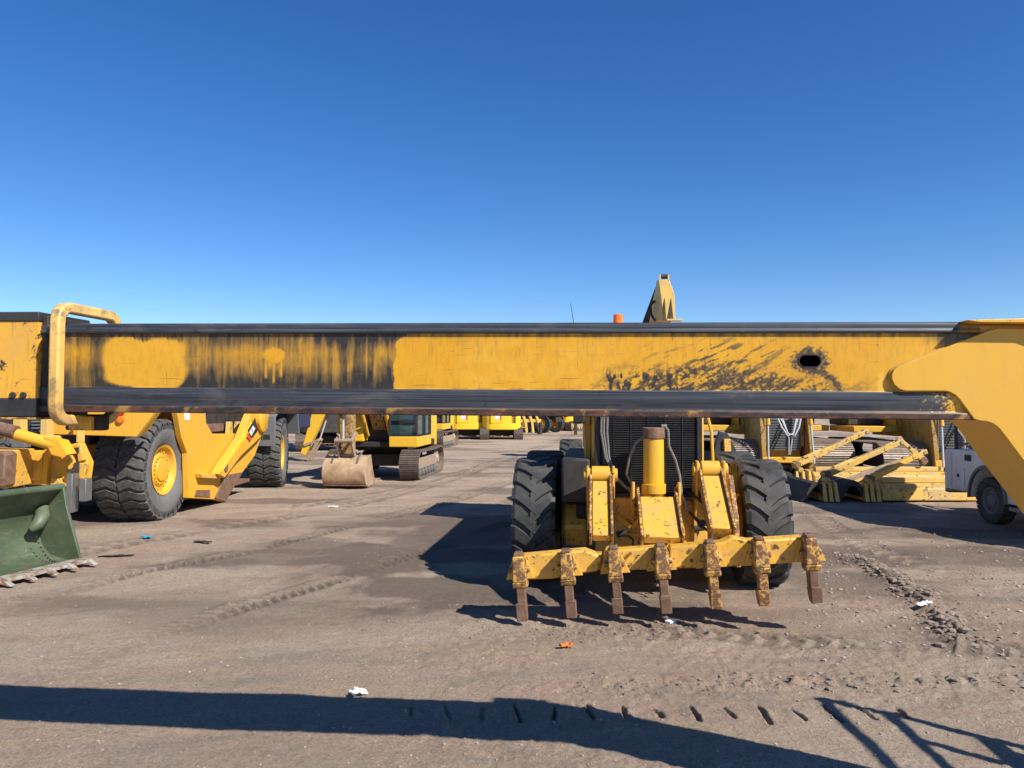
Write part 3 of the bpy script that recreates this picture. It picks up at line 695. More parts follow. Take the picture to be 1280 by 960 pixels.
for ph in (0, .03, .07): g.sweep([(-.54+ph, -.74, 2.2), (-.55+ph, -.76, 1.9), (-.50+ph*.6, -.76, 1.60), (-.40+ph*.6, -.78, 1.40-ph), (-.27+ph, -.80, 1.27-ph), (-.14, -.84, 1.2)], .014, 8)
g.build('hose', M['hose_wrap'], gr)
g = MB()
for dx, dz in ((0, 0), (.05, -.07)): g.sweep([(.42+dx, -.9, 1.22), (.55+dx, -1.15, 1.16+dz), (.62+dx, -1.3, 1.06+dz), (.55+dx, -1.38, .93+dz), (.47+dx, -1.36, .98+dz), (.40, -1.2, 1.05)], .015, 8)
g.cyl((.50, -1.4, .9), (.55, -1.38, .96), .035, n=8); g.build('hose', M['hose'], gr)
MB().prism([(-.80, .35), (-.70, .9), (-.35, 1.36), (-.1, 1.36), (.1, .4)], .98, 1.04).build('tyre_guard', M['yellow_rusty'], gr, .01)
g = MB().sweep([(.64, -.65, 1.35), (.68, -.70, 1.32), (.75, -.72, 1.36), (.73, -.72, 1.9), (.69, -.71, 2.08), (.62, -.68, 2.10)], .02, 8); g.build('grab_rail', M['yellow'], gr)
g = MB().sweep([(-.70, -.4, 1.25), (-.74, -.5, 1.7), (-.76, -.5, 2.2), (-.76, -.4, 2.6)], .018, 8); g.box(-.88, -.84, -.42, -.34, 1.85, 2.5); g.box(-.74, -.68, -.45, -.35, 1.5, 2.5)
g.build('ladder_rail', M['yellow_worn'], gr, .006)
MB().box(-.88, -.74, -.70, -.60, 2.0, 2.10).build('tail_lamp', M['black'], gr, .015)
g = MB().box(-1.02, -.68, -.72, 1.6, 1.06, 1.58); g.build('battery_box', M['dark'], gr, .03)
g = MB().cyl((-.80, -.05, 1.12), (-.80, .3, 1.5), .10, n=12); g.cyl((-.85, -.45, .95), (-.62, -.45, .95), .13, n=14); g.build('hydraulic_fitting', M['dark'], gr, .01)
g = MB().cyl((.3, 1.6, 2.72), (.3, 1.6, 3.0), .05, n=14); g.build('exhaust_stack', M['rust'], gr)
for x_, y_, z_ in ((-.33, -.90, .72), (.30, -.92, .60), (.55, -.90, .80)):
    g = MB().cyl((x_-.05, y_, z_), (x_+.07, y_, z_+.02), .035, n=10); g.sweep([(x_+.07, y_, z_), (x_+.14, y_-.08, z_-.04), (x_+.12, y_-.14, z_-.16), (x_, y_-.10, z_-.2)], .013, 6); g.build('hose_fitting', M['dark'], gr, .003)
for x_ in (-.95, -.30, .30, .95):
    for z_ in (-.05, .06): p_ = RIP @ Vector((x_, -.10, z_)); MB().cyl(p_+Vector((0, .0, 0)), p_-Vector((0, .02, 0)), .018, n=6).build('bolt', M['rust'], beam_o)
# cab, front frame, moldboard
fr = MB(); z0, z1 = 1.5, 3.46
for x in (-.78, .78):
    for y in (3.2, 4.0, 4.85): fr.beam((x, y, z0), (x*(.96 if y > 4 else 1), y, z1), .09, .09, up=(1, 0, 0))
fr.box(-.86, .86, 3.1, 4.95, z1, z1+.11); fr.box(-.80, .80, 3.17, 4.88, 1.05, 1.9)
cab = fr.build('cab', M['yellow'], gr, .02); MB().box(-.76, .76, 3.22, 4.83, 1.92, 3.44).build('window', M['glass'], cab)
g = MB().prism([(4.6, 1.1), (5.2, 1.35), (6.4, 2.05), (7.8, 1.35), (8.0, .9), (7.7, .8), (7.4, 1.1), (6.4, 1.65), (5.2, .95)], -.17, .17); g.build('front_frame', M['yellow'], gr, .02)
MB().box(-.95, .95, 7.5, 7.7, .6, .8).build('front_axle', M['yellow_worn'], gr, .02)
g = MB().prism([(5.1, .12), (5.02, .3), (5.05, .55), (5.18, .75), (5.22, .73), (5.10, .54), (5.08, .3), (5.16, .13)], -1.5, 1.5, 'x', Matrix.Rotation(R(0), 4, 'Z')); g.build('moldboard', M['yellow_worn'], gr)
MB().cyl((-.22, 3.35, 3.55), (-.22, 3.35, 3.60), .07, n=16).cyl((-.22, 3.35, 3.60), (-.22, 3.35, 3.78), .085, .08, n=20).build('beacon', M['orange_lens'], gr, .012)
MB().cyl((-.93, 3.3, 3.3), (-1.03, 3.3, 3.98), .008, .004, n=6).build('antenna', M['black'], gr)

# ------------------------------------------------------------------ telescopic boom in the foreground
pL = Vector((*onY(80, 515, 3.85),)); pR = Vector((*onY(1200, 525, 3.47),))
ux = (pR-pL).normalized(); uy = Vector((0, 0, 1)).cross(ux).normalized(); uz = ux.cross(uy)
BM = Matrix(((ux.x, uy.x, uz.x, pL.x), (ux.y, uy.y, uz.y, pL.y), (ux.z, uy.z, uz.z, pL.z), (0, 0, 0, 1))); BI = BM.inverted()
CAM = Vector((0, 0, H))
def bp(px, py, ly=0.):                                        # boom-local (x, z) of the point seen at a pixel on the plane y = ly
    d = Vector(((px-640)/F, 1, -(py-HZ)/F)); c = BI @ CAM; v = (BI.to_3x3() @ d); t = (ly-c.y)/v.y
    p = c+v*t; return (p.x, p.z)
bo = bpy.data.objects.new('telescopic_boom', None); COL.objects.link(bo); bo.matrix_world = BM
tag(bo, 'greasy yellow telescopic boom with black wear bands crossing the whole picture', 'boom')
BW = .34; x_in0 = bp(40, 450)[0]; x_in1 = bp(1226, 450)[0]; BH = bp(640, 402)[1]-bp(640, 520)[1]
def build_beam():
    z = lambda py: bp(640, py)[1]
    zb, zt = 0.0, bp(1100, 402)[1]
    fz = [0, .028]; prof = []
    n = lambda a, b, k: list(np.linspace(a, b, k, endpoint=False))
    Z1, Z2, Z3, Z4 = .036, zt*.285, zt*.885, zt
    for zz in n(0, .030, 5): prof.append((-.012, zz, 0))
    prof.append((-.012, .030, 0)); prof.append((.004, .036, 1))
    for zz in n(.040, Z2-.004, 12): q = (zz-.04)/(Z2-.044); prof.append((.004-.016*math.sin(q*math.pi)*.25-.004*q, zz, 1))
    prof.append((-.002, Z2-.003, 1)); prof.append((.008, Z2, 2))
    for zz in n(Z2+.004, Z3-.004, 56): prof.append((.008, zz, 2))
    prof.append((.008, Z3-.002, 2)); prof.append((0, Z3, 3))
    for zz in n(Z3+.003, Z4-.004, 8): q = (zz-Z3)/(Z4-Z3); prof.append((-.006 if q < .35 else (.0 if q < .5 else -.003+.004*q), zz, 3))
    prof += [(.004, Z4-.002, 3), (.012, Z4, 3), (BW-.01, Z4, 3), (BW, Z4-.01, 3), (BW, .01, 3), (BW-.01, 0, 3), (.0, 0, 0)]
    xs = np.linspace(x_in0, x_in1, 1250); P = np.array(prof); m = len(prof); N = len(xs)
    X = np.repeat(xs[:, None], m, 1); Yl = np.repeat(P[None, :, 0], N, 0).copy(); Zl = np.repeat(P[None, :, 1], N, 0); zone = np.repeat(P[None, :, 2], N, 0)
    front = (Yl < .02)
    Yl += front*(fbm(X*3, Zl*6, 5, 3)-.5)*.004
    Wd = np.stack([X, Yl, Zl, np.ones_like(X)], -1) @ np.array(BM).T
    px = 640+F*Wd[..., 0]/Wd[..., 1]; py = HZ-F*(Wd[..., 2]-H)/Wd[..., 1]
    t = np.clip((Z3-Zl)/(Z3-Z2), 0, 1)                                   # 0 top of the web, 1 bottom
    str_ = fbm(px*.16, py*.012, 8, 3); str2 = fbm(px*.45, py*.02+4, 18, 3); bl = fbm(px*.03, py*.05, 9, 4)
    left = .34+.36*(str_-.5)+.55*(bl-.5)+.35*(str2-.5)+.60*sst(.38, .0, t)*(.5+.9*str2)+.72*sst(.35, 1.05, t)*(.6+.7*str_)
    left += .35*np.exp(-((px-440)/40)**2)*sst(.42, .6, str_)+.25*np.exp(-((px-118)/8)**2)
    left -= .22*np.exp(-((px-105)/16)**2)
    def rbox(x0, x1, y0, y1, soft):
        cyy_ = (y0+y1)/2
        jx = (vn(py*.08, py*0, 61)-.5)*6; jy = (vn(px*.05, px*0, 62)-.5)*10+(vn(px*.4, px*0, 63)-.5)*3*(py < cyy_)
        cx, cy = (x0+x1)/2, (y0+y1)/2; a = np.abs(px+jx-cx)/((x1-x0)/2); b = np.abs(py+jy-cy)/((y1-y0)/2)
        return 1-sst(1-soft, 1+soft*.3, (a**5+b**5)**(1/5))
    g = left
    p1 = rbox(126, 234, 422, 487, .12); g = g*(1-p1)+p1*.02
    p2 = 1-sst(.8, 1.05, np.hypot((px-342)/15, (py-444)/10)+(vn(px*.3, py*.3, 3)-.5)*.2); drips = 0
    for dx, e in ((332, 476), (342, 482), (351, 474), (337, 462)): drips = np.maximum(drips, np.exp(-((px-dx)/1.8)**2)*(py > 444)*(1-sst(e-6, e, py)))
    p2 = np.maximum(p2, drips*.9); g = g*(1-p2)+p2*.02
    edge = 493+(vn(py*.05, py*0, 33)-.5)*5+(vn(py*.3, px*0, 34)-.5)*2+14*sst(.0, .18, .18-t)
    right = .015+.75*sst(.13, .0, t)*(vn(px*.22, px*0, 12)**1.2)+.12*sst(.5, .75, str2)*sst(.6, .2, t)+.5*sst(.965, 1., t)*vn(px*.1, px*0, 13)
    dg = fbm((px*.91-py*.41)*.050, (px*.41+py*.91)*.26, 25, 4); dg2 = fbm((px-py*.3)*.30, (py+px*.2)*.5, 26, 4)
    reg = np.exp(-((px-880)/95)**2)*sst(.35, .8, t)+.75*np.exp(-((px-930)/130)**2)*sst(.62, .95, t)
    sc = (.60*sst(.40, .62, dg*.45+dg2*.3+.25*fbm(px*.55, py*.6, 91, 3)+.09*np.clip(reg, 0, 1.2)-.02)+.45*sst(.50, .62, dg*.5+dg2*.5+.10*np.clip(reg, 0, 1.2)-.02))*np.clip(reg*1.7, 0, 1)*.85
    reg2 = np.exp(-((px-905)/85)**2)*np.exp(-((t-.42)/.33)**2); sc = np.maximum(sc, sst(.60, .68, dg)*reg2*.95)
    reg3 = ((px > 755) & (px < 850))*sst(.5, .8, t); sc = np.maximum(sc, sst(.56, .63, fbm(px*.22, py*.10, 28, 3)+.06*sst(.7, 1, t))*reg3)
    hl = np.hypot((px-1013)/22, (py-451)/16)+(dg2-.5)*1.2; sc = np.maximum(sc, (1-sst(.75, 1.25, hl))*.9)
    sw = np.abs(np.hypot((px-1010)/40, (py-495)/32)-1)+(dg2-.5)*.25; sc = np.maximum(sc, (1-sst(.04, .18, sw))*((px > 1015) & (py < 492) & (px < 1060))*.9)
    sc = np.maximum(sc, .85*sst(.0, 1, sst(1125, 1200, px)*sst(.42, .05, t)*1.3-.25+(str_-.5)*.7))
    right = np.maximum(right, sc)
    g = np.where(px < edge, g, right)
    fresh = np.where(px > edge, sst(560, 600, px)*sst(800, 720, px)*.35+.35*sst(1040, 1180, px), 0)*sst(.35, .6, bl)+.25*p1
    fresh += 1.0*(1-sst(.6, 1.1, np.hypot((px-1103)/8, (py-480)/13)+(dg2-.5)))
    band = ((zone == 1) | (zone == 3)).astype(float); fl = (zone == 0).astype(float)
    # the band loses its black towards the nose
    splash = sst(.52, .60, dg2*.6+sst(1165, 1205, px)*.30+.12)*(px > 1150)*(zone == 1); band = band*(1-splash); g = np.where(splash > 0, .03, g); fresh = np.where(splash > .3, 1, fresh)
    endt = sst(1195, 1206, px)*(zone == 3); band *= 1-endt*.8; g = np.where((zone == 3), .5, g)
    keep = np.ones((N-1, m), bool)
    cxh, czh = bp(1013.5, 451); hxx = xs[:-1]+(xs[1]-xs[0])/2
    for j in range(m-1):
        zz = (P[j, 1]+P[j+1, 1])/2
        if P[j, 2] == 2:
            ddx = np.maximum(np.abs(hxx-cxh)-.022, 0); keep[:, j] = np.hypot(ddx, zz-czh) > .029
    co = np.stack([X, Yl, Zl], -1).reshape(-1, 3).astype(np.float32)
    i = np.arange(N-1)[:, None]*m+np.arange(m)[None, :]; i2 = np.arange(N-1)[:, None]*m+((np.arange(m)+1) % m)[None, :]
    q = np.stack([i, i+m, i2+m, i2], -1)[keep].astype(np.int32)
    me = bpy.data.meshes.new('inner_beam'); me.vertices.add(len(co)); me.vertices.foreach_set('co', co.ravel())
    me.loops.add(q.size); me.loops.foreach_set('vertex_index', q.ravel())
    me.polygons.add(len(q)); me.polygons.foreach_set('loop_start', np.arange(len(q), dtype=np.int32)*4)
    me.update(calc_edges=True)
    for nme, arr in (('grime', np.clip(g, 0, 1)), ('band', band), ('flange', fl), ('fresh', np.clip(fresh, 0, 1))):
        a = me.attributes.new(nme, 'FLOAT', 'POINT'); a.data.foreach_set('value', arr.ravel().astype(np.float32))
    me.materials.append(M['beam']); o = bpy.data.objects.new('inner_beam', me); COL.objects.link(o); o.parent = bo
    # slot through the web
    ring = MB(); pts = [(cxh+s_*.022+.031*math.cos(a), czh+.031*math.sin(a)) for s_, a0 in ((1, -90), (-1, 90)) for a in [R(a0+k*18) for k in range(11)]]
    ins = [(cxh+s_*.022+.0265*math.cos(a), czh+.0265*math.sin(a)) for s_, a0 in ((1, -90), (-1, 90)) for a in [R(a0+k*18) for k in range(11)]]
    k = len(pts); vs = [(p[0], .004, p[1]) for p in pts]+[(p[0], .004, p[1]) for p in ins]+[(p[0], .030, p[1]) for p in ins]
    ring.add(vs, [(a, (a+1) % k, k+(a+1) % k, k+a) for a in range(k)]+[(k+a, k+(a+1) % k, 2*k+(a+1) % k, 2*k+a) for a in range(k)])
    ring.build('slot_rim', M['dark'], o)
build_beam()
M['panel_worn'] = paint('scuffed_panel', (.76, .39, .03), dustamt=.4, rust=.34, dark=.55, sc=2.2, rustcol=(.05, .035, .025))
# outer section at the left edge
zt = bp(30, 390)[1]; zb = bp(30, 521)[1]; xo = bp(51, 450)[0]; xoL = xo-5.5
mb = MB().box(xoL, xo, -.028, BW+.04, zb, zb+.095); mb.box(xoL, xo, -.028, BW+.04, zt-.050, zt)
ob = mb.build('outer_beam', M['black'], bo, .006)
mb = MB().box(xoL, xo-.006, -.022, BW+.03, zb+.09, zt-.045); mb.build('side_panel', M['panel_worn'], ob)
mb = MB().box(xoL, xo+.004, -.040, BW+.05, zb-.012, zb-.002); mb.build('bottom_flange', M['yellow_rusty'], ob)
mb = MB().box(xo+.002, xo+.03, .0, BW+.02, zb+.03, zt-.02); mb.build('wear_pad', M['dark'], ob, .004)
for k in range(2):
    c = bp(21+k*13, 494); MB().cyl((c[0], -.021, c[1]), (c[0], -.034, c[1]), .016, n=8).build('bolt', M['dark'], ob)
# hoop guard round the joint
hx = bp(71.0, 450, -.10)[0]; ht = bp(76, 382.5, -.10)[1]; hb = bp(72, 525.5, -.10)[1]; y0, y1 = -.105, BW+.03; rr = .075
pts = []
def arc(cy, cz, a0, a1): return [(hx, cy+rr*math.cos(R(a)), cz+rr*math.sin(R(a))) for a in np.linspace(a0, a1, 7)]
pts = [(hx, (y0+y1)/2, hb)]+arc(y0+rr, hb+rr, 270, 180)+arc(y0+rr, ht-rr, 180, 90)+arc(y1-rr, ht-rr, 90, 0)+arc(y1-rr, hb+rr, 0, -90)+[(hx, (y0+y1)/2, hb)]
MB().sweep(pts, [.031]*len(pts), 4, sq=True, ref=(1, 0, 0), caps=False).build('hoop_guard', M['hoop'], bo, .010, smooth=40)
x0 = bp(86, 520, .1)[0]; x1 = bp(121, 520, .1)[0]; zq = bp(100, 538, .1)[1]
MB().box(x0-.02, x1+.03, .10, .17, zq, -.012).build('roller_housing', M['dark'], bo, .01)
MB().box(x0+.02, x1-.01, .07, .105, zq+.002, -.02).build('housing_plate', M['yellow_worn'], bo, .008)
# nose plate and gooseneck
PL = -.017
S = [(1250, 409.5), (1237, 413), (1209, 424), (1179, 436), (1145, 449.5), (1124, 457.5), (1118, 462), (1115, 468), (1115, 474), (1118, 481), (1124, 486.5), (1132, 489), (1182.5, 489), (1188, 490.5), (1194, 494), (1199, 499), (1204, 506), (1217, 524),
     (1225, 526.5), (1233, 527), (1241, 530), (1248, 535.5), (1256, 546), (1280, 579), (1400, 735), (1432, 830), (1590, 830), (1560, 770), (1510, 690), (1345, 445), (1318, 416), (1300, 411)]
poly = [bp(a, b, PL) for a, b in S]
MB().prism(poly, PL, 0.006, 'y').build('nose_plate', M['yellow_clean'], bo, .004)
poly2 = [bp(a, b, PL) for a, b in [(1224, 405), (1224, 524), (1233, 526), (1241, 529.5), (1248, 534.5), (1256, 545), (1281, 578), (1401, 733), (1434, 827), (1586, 827), (1557, 770), (1507, 691), (1343, 447), (1316, 412), (1298, 405)]]
MB().prism(poly2, .011, .37, 'y').build('gooseneck', M['yellow_clean'], bo, .006)
MB().prism([bp(a, b, 0) for a, b in S[18:]]+[bp(1225, 411, 0)], .372, .40, 'y').build('rear_nose_plate', M['yellow_clean'], bo, .004)
tp = [bp(a, b, -.05) for a, b in [(1207, 400.5), (1222, 403.5), (1298, 404), (1320, 412), (1326, 408), (1300, 398), (1230, 399.5)]]
MB().prism(tp, -.075, .42, 'y').build('top_flange', M['yellow_worn'], bo, .003)
wb = MB(); wpts = [bp(a_, b_, PL) for a_, b_ in S[2:18]]
wb.sweep([(p_[0]-.004, .004, p_[1]-.002) for p_ in wpts], .006, 6, ref=(0, 1, 0)); wb.build('weld_bead', M['beam_weld'], bo)
# fork carriage below the nose, beyond the right edge of the picture (its shadow falls into it)
cg = thing('fork_carriage', 'steel fork carriage with a barred load guard hung from the nose of the telescopic boom', 'fork carriage', (4.52, 3.28, 0))
g = MB()
for z, r_ in ((2.55, .035), (2.15, .03), (1.62, .045), (1.12, .05)): g.beam((0, -.75, z), (0, .62, z), r_*1.5, r_*2)
for y, za, zb_ in ((-.75, 1.0, 2.57), (-.2, 1.1, 2.17), (.2, 1.1, 2.17), (.6, 1.0, 2.57)): g.beam((.02, y, za), (.02, y, zb_), .05, .06, up=(0, 1, 0))
g.build('load_guard', M['black'], cg, .006)
for y in (-.45, .35):
    g = MB().beam((.07, y, .95), (.07, y, 1.70), .06, .12, up=(0, 1, 0)); g.prism([(.04, .92), (1.3, .93), (1.3, .95), (.1, .98), (.04, .98)], y-.06, y+.06, 'y'); g.build('fork', M['steel'], cg, .006)
g = MB().box(-.35, .0, -.25, .15, 1.0, 1.7); g.build('mounting_block', M['yellow_worn'], cg, .02)

# ------------------------------------------------------------------ wheel tractor scraper (left)
sx = -6.62                                                    # plane of its right-hand side
sr = thing('wheel_scraper', 'big yellow wheel tractor scraper with tall ribbed tyres parked behind the green bucket', 'scraper', (-8.3, 14.8, 0), 0)
def SX(px, py, X=sx):                                         # pixel on the plane of the scraper side -> local (y, z)
    d = X*F/(px-640); return (d-14.8, H-(py-HZ)/F*d)
ox = sx+8.3
wheel(sr, 1.0, .97, .47, (ox-.485-.12, .15, .96), ('rubber_worn', 'yellow'), 'rock', 30, rz=-2, seg=80)
wheel(sr, 1.0, .88, .47, (-ox+.44+.12, .15, .96), ('rubber_worn', 'yellow'), 'rock', 30, flip=True)
side = [SX(a, b) for a, b in ((216, 500), (222, 522), (226, 545), (234, 566), (236, 622), (272, 624), (279, 627), (288, 612), (302, 592), (318, 570), (327, 545), (331, 528), (318, 537), (298, 542), (265, 542), (257, 528), (247, 514), (246, 492), (216, 492))]
bowl = MB().prism(side, ox-.10, ox+.02).build('bowl_side', M['yellow'], sr, .012); MB().prism(side, -ox-.02, -ox+.10).build('bowl_side', M['yellow'], sr, .012)
y0b, y1b = SX(236, 600)[0], SX(318, 570)[0]
MB().box(-ox+.1, ox-.1, y0b, y0b+.12, .4, 2.1).build('ejector', M['yellow_worn'], bowl, .02)
MB().box(-ox+.1, ox-.1, y0b, y1b, .28, .36).build('floor_plate', M['rust'], bowl)
g = MB().prism([SX(a, b) for a, b in ((268, 622), (275, 606), (277, 594), (302, 590), (288, 614), (281, 627))], ox+.022, ox+.05); g.build('cutting_edge_guard', M['rust'], bowl, .01)
g = MB().prism([SX(a, b, sx+.04) for a, b in ((246, 592), (270, 592), (266, 598), (247, 597))], ox+.021, ox+.16); g.build('step', M['yellow_worn'], bowl, .008)
g = MB().prism([SX(a, b) for a, b in ((245, 612), (262, 612), (262, 621), (243, 620))], ox+.021, ox+.04); g.build('skid_plate', M['rust'], bowl, .005)
g = MB().box(ox-.35, ox-.15, *sorted((SX(263, 537)[0], SX(288, 537)[0])), SX(275, 540)[1], SX(275, 530)[1]); g.build('sill', M['rust'], bowl, .01)
# draft arm running from the cutting edge up to the tractor
pa = [SX(a, b, sx+.20) for a, b in ((272, 592), (276, 584), (300, 548), (314, 512), (336, 505), (333, 535), (326, 545), (300, 570), (280, 597))]
da = MB().prism(pa, ox+.06, ox+.24).build('draft_arm', M['yellow'], sr, .015)
e1 = [SX(a, b, sx+.24) for a, b in ((277, 590), (280, 582), (314, 528), (318, 532))]
MB().prism(e1, ox+.242, ox+.262).build('arm_rib', M['yellow_bright'], da, .004)
bd = [SX(a, b, sx+.26) for a, b in ((309.5, 538), (319, 522), (322.5, 538), (315, 548))]
MB().prism(bd, ox+.263, ox+.270).build('decal', M['black'], da)
MB().prism([SX(a, b, sx+.26) for a, b in ((309.5, 541), (315, 548.5), (313, 551.5), (309, 546))], ox+.263, ox+.271).build('decal', M['red'], da)
MB().prism([SX(a, b, sx+.26) for a, b in ((311.5, 540), (316, 532), (319, 535.5), (314, 545))], ox+.2715, ox+.273).build('decal', M['white_tag'], da)
c = SX(315, 538.5, sx+.26)
text_mesh('37', .12, .002, M['black'], da, Matrix.Translation((ox+.276, c[0], c[1])) @ Matrix.Rotation(R(90), 4, 'Z') @ Matrix.Rotation(R(90), 4, 'X') @ Matrix.Rotation(R(35), 4, 'Z'))
c = SX(327, 524, sx+.26)
MB().rev([(0, 0), (0, .30), (.12, .33), (.14, .30), (.14, 0)], (ox+.20, c[0], c[1]), 32).build('arm_boss', M['yellow'], da, .01)
c = SX(281, 584, sx+.2)
MB().rev([(0, 0), (0, .11), (.16, .11), (.16, 0)], (ox+.10, c[0], c[1]), 16).build('pin', M['rust'], da, .01)
# rear fender, tail lamps
def RP0(px, py, d): x, y, z = onY(px, py, d); return (x+8.3, z)
def FP(px, py, X): d = X*F/(px-640); return (d-14.8, H-(py-HZ)/F*d)
g = MB().prism([(-1.30, 1.95), (-1.30, 2.12), (-.55, 2.55), (.6, 2.6), (1.5, 2.3), (1.9, 1.6), (1.78, 1.5), (1.35, 2.05), (.5, 2.20), (-.5, 2.16), (-.9, 1.95)], ox-1.25, ox-.28); fe = g.build('fender', M['yellow'], sr, .02)
g = MB().prism([RP0(a, b, 13.4) for a, b in ((104, 544), (172, 546), (192, 517), (196, 490), (60, 480), (60, 543))], -1.40, -1.28, 'y'); g.prism([RP0(a, b, 13.4) for a, b in ((104, 541), (171, 543), (190, 516), (186, 516), (168, 538), (104, 537))], -1.28, -1.05, 'y'); rb_ = g.build('rear_panel', M['yellow'], sr, .01)
for z in (1.97, 2.10):
    xq = (152-640)/F*13.4+8.3
    MB().cyl((xq, -1.402, z), (xq, -1.45, z), .065, n=18).build('tail_lamp', M['red_lens'] if z > 2.05 else M['orange_lens'], rb_, .008)
MB().prism([(1.2, 1.4), (2.0, .3), (2.25, .3), (1.9, 2.3), (1.5, 2.3), (1.65, 1.6)], ox-.5, ox-.12).build('wheel_arch', M['yellow_worn'], sr, .02)
# rear frame with push block
def RP(px, py, d): x, y, z = onY(px, py, d); return (x+8.3, z)
q = lambda pts, d: [RP(a, b, d) for a, b in pts]
g = MB().prism(q(((12, 563), (26, 563), (60, 563), (63, 561), (100, 553), (112, 578), (108, 612), (60, 606), (20, 606), (12, 606)), 12.9), -1.9, -1.72, 'y'); rf = g.build('rear_frame', M['yellow'], sr, .02)
g = MB().prism(q(((24, 566), (55, 567), (55, 600), (24, 601)), 12.85), -1.95, -1.90, 'y'); g.build('frame_panel', M['yellow_clean'], rf, .006)
g = MB().prism(q(((56, 562), (62, 562), (60, 606), (54, 606)), 12.8), -2.0, -1.90, 'y'); g.build('frame_rib', M['yellow'], rf, .006)
g = MB().prism(q(((-60, 563), (16, 563), (21, 567), (19, 606), (-60, 607)), 12.3), -2.75, -2.45, 'y'); g.build('push_block', M['rust'], sr, .02)
g = MB().prism(q(((-60, 560), (26, 562), (24, 608), (-60, 610)), 12.5), -2.44, -1.9, 'y'); g.build('push_frame', M['yellow_worn'], sr, .02)
g = MB()
for pts in (((83, 570), (92, 566), (96, 582), (88, 588)), ((96, 556), (102, 555), (106, 575), (100, 577)), ((66, 597), (74, 597), (80, 607), (66, 607)), ((100, 578), (110, 580), (107, 598), (101, 598))): g.prism(q(pts, 12.8), -2.02, -1.9, 'y')
g.build('bracket', M['yellow_worn'], rf, .008)
g = MB()
for pts in (((86, 560), (100, 559), (100, 566), (86, 566)), ((95, 578), (101, 578), (101, 587), (95, 587)), ((86, 586), (101, 587), (101, 591), (86, 590)), ((96, 598), (109, 598), (109, 600), (95, 601))): MB().prism(q(pts, 12.78), -2.045, -2.021, 'y').build('recess_cover', M['dark'], rf)
g = MB()
for pts in (((86, 592), (94, 592), (94, 640), (86, 640)), ((102, 598), (111, 598), (111, 626), (102, 626))): g.prism(q(pts, 12.6), -2.24, -2.05, 'y')
g.build('tow_post', M['steel'], sr, .012)
a = RP(-40, 528, 12.3); b = RP(30, 545, 12.3); c = RP(68, 559, 12.3)
g = MB().cyl((a[0], -2.4, a[1]), (c[0], -2.3, c[1]), .10, n=16); g.prism([(c[0]-.22, c[1]+.16), (c[0]+.02, c[1]+.10), (c[0]+.16, c[1]-.12), (c[0]-.10, c[1]-.10)], -2.40, -2.12, 'y'); cyo2 = g.build('ejector_cylinder', M['yellow'], sr)
g = MB().cyl((a[0]-.5, -2.4, a[1]+.12), (RP(16, 541, 12.3)[0], -2.39, RP(16, 541, 12.3)[1]), .112, n=16); g.build('cylinder_sleeve', M['rust'], cyo2)
g = MB()
for px0, px1, yb_ in ((22, 31, 540), (56, 64, 547), (101, 103, 549)): MB().prism(q(((px0, 505), (px1, 505), (px1+1, yb_+4), (px0-1, yb_+4)), 13.0), -1.9, -1.72, 'y').build('frame_post', M['yellow_pale'], sr, .01)
MB().prism(q(((53, 544), (68, 545), (70, 548), (55, 547)), 13.0), -1.95, -1.6, 'y').build('post_flange', M['yellow_pale'], sr, .01)
g = MB().prism(q(((12, 549), (32, 548), (32, 560), (12, 560)), 13.6), -1.2, -1.0, 'y'); g.build('tank', M['grey'], sr, .02)
g = MB().prism(q(((-60, 470), (110, 470), (112, 556), (-60, 562)), 14.2), -.6, .2, 'y'); g.build('engine_bulkhead', M['dark'], sr, .02)
g = MB()
for k in range(4): g.prism(q(((41, 526+k*4), (50, 526+k*4), (50, 528+k*4), (41, 528+k*4)), 14.15), -.68, -.601, 'y')
g.build('vent', M['grey'], sr)
# tractor end: fender, tyre, body
ty_ = 21.2-14.8
wheel(sr, 1.0, .86, .47, (-6.28+8.3-.50, ty_, .92), ('rubber_worn', 'yellow'), 'rock', 30, rz=9.5, seg=80)
wheel(sr, 1.0, .86, .47, (-10.0+8.3-.2, ty_, .92), ('rubber_worn', 'yellow'), 'rock', 30, rz=9.5, flip=True)
g = MB().prism([(-1.15, 1.15), (-1.15, 1.95), (-.85, 2.12), (1.0, 2.12), (1.2, 1.4), (1.1, 1.4), (.9, 2.02), (-.82, 2.02), (-1.08, 1.9), (-1.08, 1.15)], 1.10, 2.06, 'x', Matrix.Translation((0, ty_, 0))); fd = g.build('mudguard', M['grey'], sr, .015)
MB().box(1.22, 1.93, ty_-1.165, ty_-1.151, 1.34, 1.46).build('number_plate', M['black'], fd)
text_mesh('LR88LJ', .13, .002, M['grey'], fd, Matrix.Translation((1.575, ty_-1.169, 1.40)) @ Matrix.Rotation(R(90), 4, 'X'))
g = MB().box(-1.7, 1.75, ty_-.9, ty_+3.6, 1.5, 3.3); g.build('tractor_body', M['navy'], sr, .08)  # whole body in one dark navy
g = MB().prism([(4.6, 2.2), (5.2, 2.9), (7.4, 3.0), (7.4, 2.5), (5.4, 2.3), (4.9, 1.8)], -.5, .5); g.build('gooseneck', M['yellow'], sr, .04)
g = MB()
for pts in (((258, 519), (262, 519), (262, 540), (250, 516)),): g.prism([SX(a_, b_, sx-.1) for a_, b_ in pts], ox-.3, ox-.2)
g.build('lug', M['yellow'], bowl, .006)
for a_ in (297, 307): MB().prism([SX(*p, sx-.1) for p in ((a_-2.5, 543), (a_-1.5, 527), (a_+1.5, 527), (a_+2.5, 543))], ox-.35, ox-.25).build('lug', M['yellow_pale'], bowl, .006)
MB().box(-ox+.2, ox-.4, y0b+1.0, y1b+1.8, 1.6, 2.9).build('apron', M['dark'], bowl, .03)
